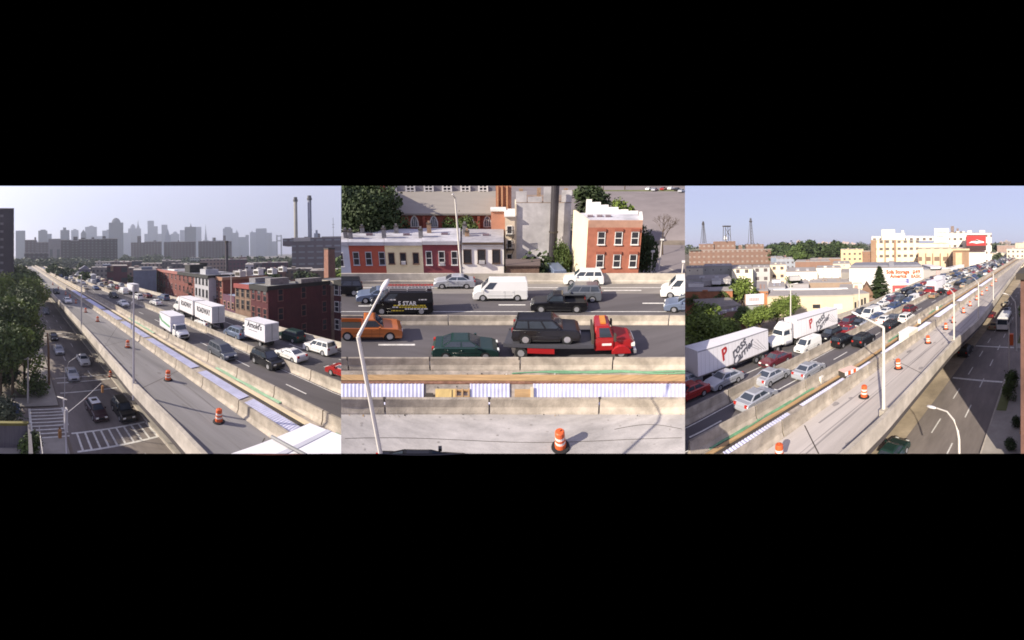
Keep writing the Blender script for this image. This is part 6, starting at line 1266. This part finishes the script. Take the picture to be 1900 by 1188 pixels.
pblock('white_factory', 'white factory block with dark window rows left of the red billboard', 'factory', 1760, 1794, 432, 240, 30, fw, extra=((1764,1770,418.5,'roof_tank',8,14,mat('tank_brown', (.2,.15,.13), .9)),(1775,1779,423,'roof_tank',8,12,mat('tank_brown')),(1772,1790,429,'roof_box',4,12)))
pblock('white_warehouse', 'white warehouse carrying the red billboard beside the highway', 'building', 1792, 1829, 433, 205, 26, mat('wall_white2', (.76,.70,.62), .8, .05, .2), extra=((1795,1803,427.5,'roof_box',4,14),(1818,1828,427,'roof_box',4,12))); o = last('white_warehouse')
pblock('white_warehouse_annex', 'white warehouse annex with column of small windows', 'building', 1829, 1840, 433, 212, 24, gm('g_wside', (.66,.6,.54), (.5,.5,.5), 3.5, 5.4, gl, fx=.5, fz=.3), turn=.3)
P = Proto(); W2 = 18/F*203; 
s, a = atr(1811.5, 203); 
b = MB(); b.box(-6.0,6.0,-.3,.3,0,9.6); P.add('panel', b, mat('billboard_red', (.42,.03,.03), .6, .15, .3)); b = MB(); b.box(-6.1,6.1,-.4,-.3,0,3.0); P.add('dark_band', b, mat('band_dark', (.05,.02,.02), .6)); b = MB(); b.box(-6.1,6.1,-.4,-.3,9.3,9.7); P.add('top_rail', b, brown)
b = MB(); b.poly([(-4.6,-.42,4.6),(-3.2,-.42,5.6),(-1,-.42,5.9),(.6,-.42,6.8),(2.4,-.42,6.0),(4.6,-.42,5.6),(4.8,-.42,4.8),(2.4,-.42,4.6),(0,-.42,4.3),(-2.6,-.42,4.9)]); P.add('white_car_picture', b, white); b = MB(); b.poly([(-1.2,-.45,5.8),(.6,-.45,6.6),(1.9,-.45,5.9),(.2,-.45,5.6)]); P.add('dark_car_window', b, brown)
zz = (Ri @ (ray(1811.5, 465)*203)).z+ZC; P.place('billboard', MH(s, a, zz, -(1811.5-CX)/F+A), 'red billboard with white car picture on the white warehouse', 'billboard')
for i, (x0, x1, yt_, r, c) in enumerate(((1272,1304,498,150,(.60,.55,.44)),(1304,1359,495,152,(.38,.37,.34)),(1357,1396,500,135,(.80,.74,.56)),(1396,1428,497,140,(.44,.43,.41)),(1428,1458,492,150,(.70,.60,.42)),(1458,1516,505,140,(.78,.71,.60)),(1514,1560,498,145,(.80,.75,.64)),(1560,1577,507,140,(.26,.24,.22)),(1402,1424,541,100,(.38,.16,.07)),(1424,1456,534,106,(.30,.31,.35)),(1456,1500,528,125,(.34,.32,.33)),(1500,1580,525,128,(.30,.22,.16)),
    (1560,1602,463,230,(.62,.48,.28)),(1600,1617,467,226,(.26,.15,.10)),(1545,1577,490,170,(.60,.52,.40)),(1270,1356,519,112,(.42,.40,.38)),(1440,1475,480,260,(.30,.32,.36)),(1475,1540,486,210,(.24,.14,.10)),(1500,1560,481,260,(.28,.17,.12)),(1452,1480,474,330,(.28,.16,.13)),(1430,1452,478,300,(.20,.24,.30)),(1840,1868,470,330,(.62,.55,.42)),(1868,1900,462,260,(.66,.60,.48)),(1850,1900,456,420,(.34,.24,.2)),(1884,1930,451,300,(.6,.5,.38)),(1862,1876,449,520,(.26,.22,.22)))):
    wd = i in (2,3,4,12,16,22); pblock('city_block', f'{ORD[i]} building of the far side quarter, counted as built up behind the trailers, east view' if 0 else f'{("cream","gray","cream windowed","light gray windowed","yellow windowed","long whitish","white","dark gray","orange brick","blue gray","gray roofed","brown roofed","yellow","brown","pale","low gray","blue gray","red brown","wide brown","small brick","bluish","pale far","white far","brown far","tan edge","hazy")[i]} block, {ORD[i]} of the quarter across the highway, east view', 'building', x0, x1, yt_, r, 16+i % 3*5,
        gm(f'g_r{i}', c, tuple(min(.5, .12+q*.8) for q in c), 3.6, 3.6, (.10,.08,.08), fx=.42 if wd else .16, fz=.4 if wd else .12), 'blocks across the highway in the east view', extra=((x0+(x1-x0)*.3, x0+(x1-x0)*.42, yt_-2.2, 'roof_box'), (x0+(x1-x0)*.65, x0+(x1-x0)*.74, yt_-1.6, 'roof_vent')))
bw = gm('g_school', (.19,.115,.085), (.2,.16,.14), 5, 5.5, (.26,.21,.18), fx=.45, fz=.35)
pblock('brown_complex', 'large brown building complex with masts and water tower frame', 'building', 1278, 1432, 464, 340, 60, bw, extra=((1296,1324,452,'upper_block',4,40),(1323,1365,447.5,'central_block',6,44),(1371,1378,455,'roof_box',10,20),(1385,1418,454,'upper_block',4,40),(1278,1300,462,'green_wing',-2,0,mat('weathered_green'))))
for i, (x, y0, y1) in enumerate(((1305.5,411,452),(1393.5,405,455))):
    r = 350; s, a = atr(x, r); zt = (Ri @ (ray(x, y0)*r)).z+ZC; zb = (Ri @ (ray(x, y1)*r)).z+ZC; root = empty('lattice_mast', MH(s, a, zb), ('left','right')[i]+' lattice mast on the brown complex', 'mast', 'lattice masts'); b = MB(); H_ = zt-zb
    for k in range(4):
        cx, cy = (-1, 1, 1, -1)[k], (-1, -1, 1, 1)[k]; b.tube([(cx*2.2, cy*2.2, 0), (cx*.45, cy*.45, H_)], .28, None, 4)
    for q in range(9):
        t0, t1 = q/9, (q+1)/9; w0, w1 = 2.2-1.75*t0, 2.2-1.75*t1; b.tube([(-w0, -w0, t0*H_), (w1, -w1, t1*H_)], .18, None, 3); b.tube([(w0, -w0, t0*H_), (-w1, -w1, t1*H_)], .18, None, 3)
    b.xf(MH(s, a, zb)); leaf('lattice', b, brown, root); b = MB(); b.box(-1.2,1.2,-1.2,1.2,H_*.86,H_*.9); b.xf(MH(s, a, zb)); leaf('platform', b, brown, root)
r = 345; s, a = atr(1349, r); zz = lambda y: (Ri @ (ray(1349, y)*r)).z+ZC; root = empty('water_tower', MH(s, a, zz(447)), 'open frame tower with white tank on the brown complex', 'water tower'); b = MB()
for cx in (-3.5, 3.5): b.tube([(cx,-2,zz(447)),(cx*.8,-2,zz(420))], .35, None, 4); b.tube([(cx,2,zz(447)),(cx*.8,2,zz(420))], .35, None, 4)
b.tube([(-3.5,-2,zz(440)),(3,-2,zz(424))], .25, None, 4); b.tube([(3.5,-2,zz(440)),(-3,-2,zz(424))], .25, None, 4); b.box(-3.8,3.8,-2.5,2.5,zz(421),zz(419)); b.xf(MH(s, a, 0)); leaf('frame', b, brown, root); b = MB(); b.lathe([(.4,zz(447)),(2.0,zz(444)),(1.6,zz(439)),(.3,zz(437))], None, 10); b.xf(MH(s-1.5, a, 0)); leaf('tank', b, white, root)
# brick wall with ivy, roofs with graffiti, small hoarding
pblock('brick_wall_building', 'orange brick wall with ivy patches above the leafy trees', 'building', 1266, 1358, 541, 92, 8, mat('brick_orange', (.40,.16,.08), .9, .2, .6, spots=.3), extra=((1266,1358,539.5,'coping',-.2,.3,mat('coping_grey', (.3,.28,.26), .9)),(1302,1312,538,'buttress',-.8,0))); o = last('brick_wall_building')
for i, (x0, x1, y0, y1) in enumerate(((1274,1300,547,574),(1330,1352,543,566))): b = crown_mb([(x, 0, z, 1.2) for x, z in [(-1.5,0),(0,1),(1.5,-.5),(.5,-1.6)]], 500, .2, random.Random(i)); s, a = atr((x0+x1)/2, 91); zc_ = (Ri @ (ray((x0+x1)/2, (y0+y1)/2)*91)).z+ZC; b.xf(MH(s, a, zc_, -.6)); leaf('ivy', b, LM[1], o)
pblock('graffiti_building', 'low brown building with graffiti and gray roof before the hoarding', 'building', 1318, 1386, 579, 74, 16, mat('wall_brownpink', (.26,.15,.115), .9, .12, .5), extra=((1300,1380,571,'roof_slope',2,14,mat('roof_greybrown', (.24,.21,.18), .9, .2)),), turn=.25); o = last('graffiti_building')
for i in range(9): stuck(1334+i*4.6, 1337.5+i*4.6, 581-i*1.1, 586-i*1.1, 72.5, 'graffiti', (white, mat('graffiti_violet', (.35,.3,.4), .8), mat('graffiti_grey', (.45,.43,.4), .8))[i % 3], o, .05)
s, a = atr(1399, 80); P = Proto(); b = MB(); b.box(-2.4,2.4,-.1,.1,2.4,5.0); P.add('panel', b, mat('hoarding_white', (.68,.64,.68), .7)); b = MB(); b.box(-2.4,2.4,-.1,.1,.4,2.2); P.add('lower_panel', b, mat('hoarding_grey', (.30,.31,.28), .7)); b = MB()
for k in range(6): b.box(-1.4+k*.42, -1.1+k*.42, -.13, -.1, 3.3, 4.1)
P.add('faded_print', b, mat('faded_pink')); b = MB(); b.box(-2.5,-2.3,-.1,.1,-2,5); b.box(2.3,2.5,-.1,.1,-2,5); P.add('frame', b, wood); zz_ = (Ri @ (ray(1399, 584)*80)).z+ZC; P.place('hoarding', MH(s, a, zz_, -(1399-CX)/F+A+.3), 'small faded white hoarding with pink print before the cream building', 'hoarding')
for i, (x, y, r, w_, h_) in enumerate(((1290,533,108,5,1.2),(1310,530,110,3,1.6),(1328,528,108,3,1.4),(1340,527,110,5,.8),(1440,528,118,3,1.5),(1475,521,122,4,1.5))):
    s, a = atr(x, r); z = (Ri @ (ray(x, y)*r)).z+ZC; P = Proto(); b = MB(); b.box(-w_/2,w_/2,0,3,0,h_); P.add('casing', b, white if i % 2 == 0 else galv); b = MB(); b.box(-w_/2-.1,w_/2+.1,-.1,3.1,h_,h_+.15); P.add('lid', b, galv); P.place('rooftop_unit', MH(s, a, z, -.6), f'{ORD[i]} pale rooftop unit on the low roofs above the trees, east view', 'rooftop unit', 'rooftop units of the east view')
for i, (x0, x1, yt_) in enumerate(((1452,1468,451),(1478,1486,447),(1516,1524,452),(1524,1536,449),(1538,1550,450),(1551,1560,451),(1562,1576,449),(1578,1588,451),(1590,1600,453),(1854,1862,449),(1864,1870,447))):
    pblock('far_tower', f'{ORD[i]} pale tower far off on the skyline of the east view', 'apartment tower', x0, x1, yt_, 1500, 25, gm('g_fart', (.42,.33,.30), (.4,.34,.3), 6, 5, (.3,.26,.25)), 'far towers of the east view', ((x0+2, x0+5, yt_-1.5, 'roof_tank'),))
rnd = random.Random(19)
for xs, r0, r1, h, n, m_, c in (((1425,1600),330,380,15.5,50,9000,LM[0]),((1260,1700),700,900,20,120,8000,LM[3]),((1430,1560),380,430,19,40,7000,LM[0]),((1830,1900),420,600,16,40,4000,LM[3])):
    struct('woodland', crown_mb(wood_pts(xs, r0, r1, h, n), m_, 1.6, rnd, .7), c, 'stuff')
for i, (x, r, h, c) in enumerate(((1495,330,25,0),(1508,340,23,0),(1483,320,20,1),(1540,330,19,0),(1475,300,17,1),(1556,320,22,0),(1470,128,8,1),(1485,240,16,1),(1853,260,12,3),(1846,230,10,3),(1335,112,9,0),(1355,120,8,1))):
    s, a = atr(x, r); tree('broad', MH(s, a, 0, i), h, f'{ORD[i]} tree scattered between the blocks of the east view', i % 3, 1 if r < 260 else 2, c, 'scattered trees of the east view', wide=1.0)
for i, (x, y) in enumerate(((1795,506),(1801,505),(1808,504),(1815,502),(1822,500))):
    s, a = at(x, y, DZ); a = C['far'](s)+3; P = Proto(); b = MB(); b.box(-4,4,-1.2,1.2,.8,3.4); P.add('body', b, white); b = MB(); b.box(-4.1,-3.9,-.9,.9,1.8,2.8); P.add('window', b, glass); P.place('parked_coach', MH(s, a, 5.6), f'{ORD[i]} white coach roof in a row beside the far parapet, east view', 'coach', 'white coaches beside the highway')
# ================================================================ each view's block ends where the view ends
bpy.context.view_layer.update()
LIM = dict(left=(-1e9, 633.0), middle=(633.0, 1271.0), right=(1271.0, 1e9)); YT, YB = 345.0, 842.0
def pxy(p):
    x = CX+F*atan2(p[0], p[1]); return x, YH-F*(p[2]-ZC)/max(1e-6, hypot(p[0], p[1]))
def tests(panel):
    a, b = LIM[panel]; t = []
    if a > -1e8: t.append(lambda x, y: x-a)
    if b < 1e8: t.append(lambda x, y: b-x)
    return t
def cutp(poly, g):
    out = []; v = [g(*pxy(p)) for p in poly]; n = len(poly)
    for i in range(n):
        p, q, u, w_ = poly[i], poly[(i+1) % n], v[i], v[(i+1) % n]
        if u >= 0: out.append(p)
        if (u >= 0) != (w_ >= 0):
            lo, hi = (p, q) if u >= 0 else (q, p)
            for _ in range(14):
                m = (lo+hi)/2
                if g(*pxy(m)) >= 0: lo = m
                else: hi = m
            out.append(lo)
    return out
def finish(poly, panel):
    for g in tests(panel):
        poly = cutp(poly, g)
        if len(poly) < 3: return []
    pieces = [poly]
    E0, E1 = -4.0, 1904.0; res = []
    if panel == 'left':
        o = cutp(poly, lambda x, y: E0-x); i = cutp(poly, lambda x, y: x-E0)
    elif panel == 'right':
        o = cutp(poly, lambda x, y: x-E1); i = cutp(poly, lambda x, y: E1-x)
    else: o, i = [], poly
    if len(o) > 2: res.append(o)
    if len(i) > 2: i = cutp(i, lambda x, y: YB-y)
    if len(i) > 2: i = cutp(i, lambda x, y: y-YT)
    if len(i) > 2: res.append(i)
    return res
cache = {}
for o, panel in REG:
    if o.type != 'MESH': continue
    M = o.matrix_world; me = o.data; a, b = LIM[panel]
    P_ = [M @ v.co for v in me.vertices]; Q = [pxy(p) for p in P_]
    def okp(q):
        x, y = q
        return a <= x <= b and ((YT <= y <= YB) or (x < -4 or x > 1904))
    st = [okp(q) for q in Q]
    if all(st): continue
    nv, nf, nm, idx = [], [], [], {}
    Mi = M.inverted(); sm = me.polygons[0].use_smooth if me.polygons else False
    def vid(i):
        if i not in idx: idx[i] = len(nv); nv.append(me.vertices[i].co.copy())
        return idx[i]
    xs_in = [q[0] for q in Q]
    for f in me.polygons:
        vs = list(f.vertices)
        if all(st[i] for i in vs) and max(Q[i][0] for i in vs)-min(Q[i][0] for i in vs) < 900: nf.append([vid(i) for i in vs]); nm.append(f.material_index); continue
        q = [Q[i] for i in vs]
        if max(x for x, y in q)-min(x for x, y in q) > 900: continue
        if max(x for x, y in q) < a or min(x for x, y in q) > b: continue
        if max(y for x, y in q) < YT-60 and -4 < min(x for x, y in q) and max(x for x, y in q) < 1904: continue
        if min(y for x, y in q) > YB+400 and -4 < min(x for x, y in q) and max(x for x, y in q) < 1904: continue
        for pc in finish([P_[i] for i in vs], panel):
            k = len(nv); nv += [Mi @ p for p in pc]; nf.append(list(range(k, k+len(pc)))); nm.append(f.material_index)
    if not nf: o['_drop'] = 1; continue
    n2 = bpy.data.meshes.new(me.name); n2.from_pydata([tuple(v) for v in nv], [], nf)
    for m_ in me.materials: n2.materials.append(m_)
    n2.polygons.foreach_set('material_index', nm)
    if sm: n2.polygons.foreach_set('use_smooth', [True]*len(nf))
    o.data = n2
# drop what ended up wholly outside, then things left with nothing
def gone(o):
    if o.type == 'MESH' and '_drop' in o:
        return all(gone(c) for c in o.children)
    if o.type == 'EMPTY': return all(gone(c) for c in o.children)
    return False
dead = [o for o, p in REG if gone(o)]
alive_parent_dropped = [o for o, p in REG if o not in dead and '_drop' in o]
for o in alive_parent_dropped:
    o.data = bpy.data.meshes.new(o.name); del o['_drop']
for o in dead: bpy.data.objects.remove(o)
print('objects', len(bpy.data.objects), 'removed', len(dead))
# ================================================================ summer haze: even, pale air over each side view
hz = bpy.data.materials.new('haze_air'); hz.use_nodes = True; n_ = hz.node_tree.nodes; n_.clear()
o_ = n_.new('ShaderNodeOutputMaterial'); v_ = n_.new('ShaderNodeVolumePrincipled'); v_.inputs['Color'].default_value = (.78, .85, 1.0, 1); v_.inputs['Density'].default_value = HAZE_D; v_.inputs['Anisotropy'].default_value = .2
hz.node_tree.links.new(v_.outputs[0], o_.inputs['Volume'])
for i_, (p0, p1) in enumerate(((-40, 632.6), (1271.4, 1940))):
    if i_: hz = hz.copy(); hz.node_tree.nodes['Principled Volume'].inputs['Density'].default_value = HAZE_D*.45
    mb = MB(); far = 5200; prof = [(3, ZC-1.7), (36, ZC-21.4), (400, ZC-34), (far, ZC-160), (far, ZC+.19*far), (3, ZC+.55)]
    mb.ring([[(r*sin((p-CX)/F), r*cos((p-CX)/F), z) for r, z in prof] for p in frange(p0, p1, 12)])
    o = bpy.data.objects.new('haze', mb.mesh('haze', hz)); COL.objects.link(o); o['kind'] = 'stuff'
S.cycles.volume_bounces = 0
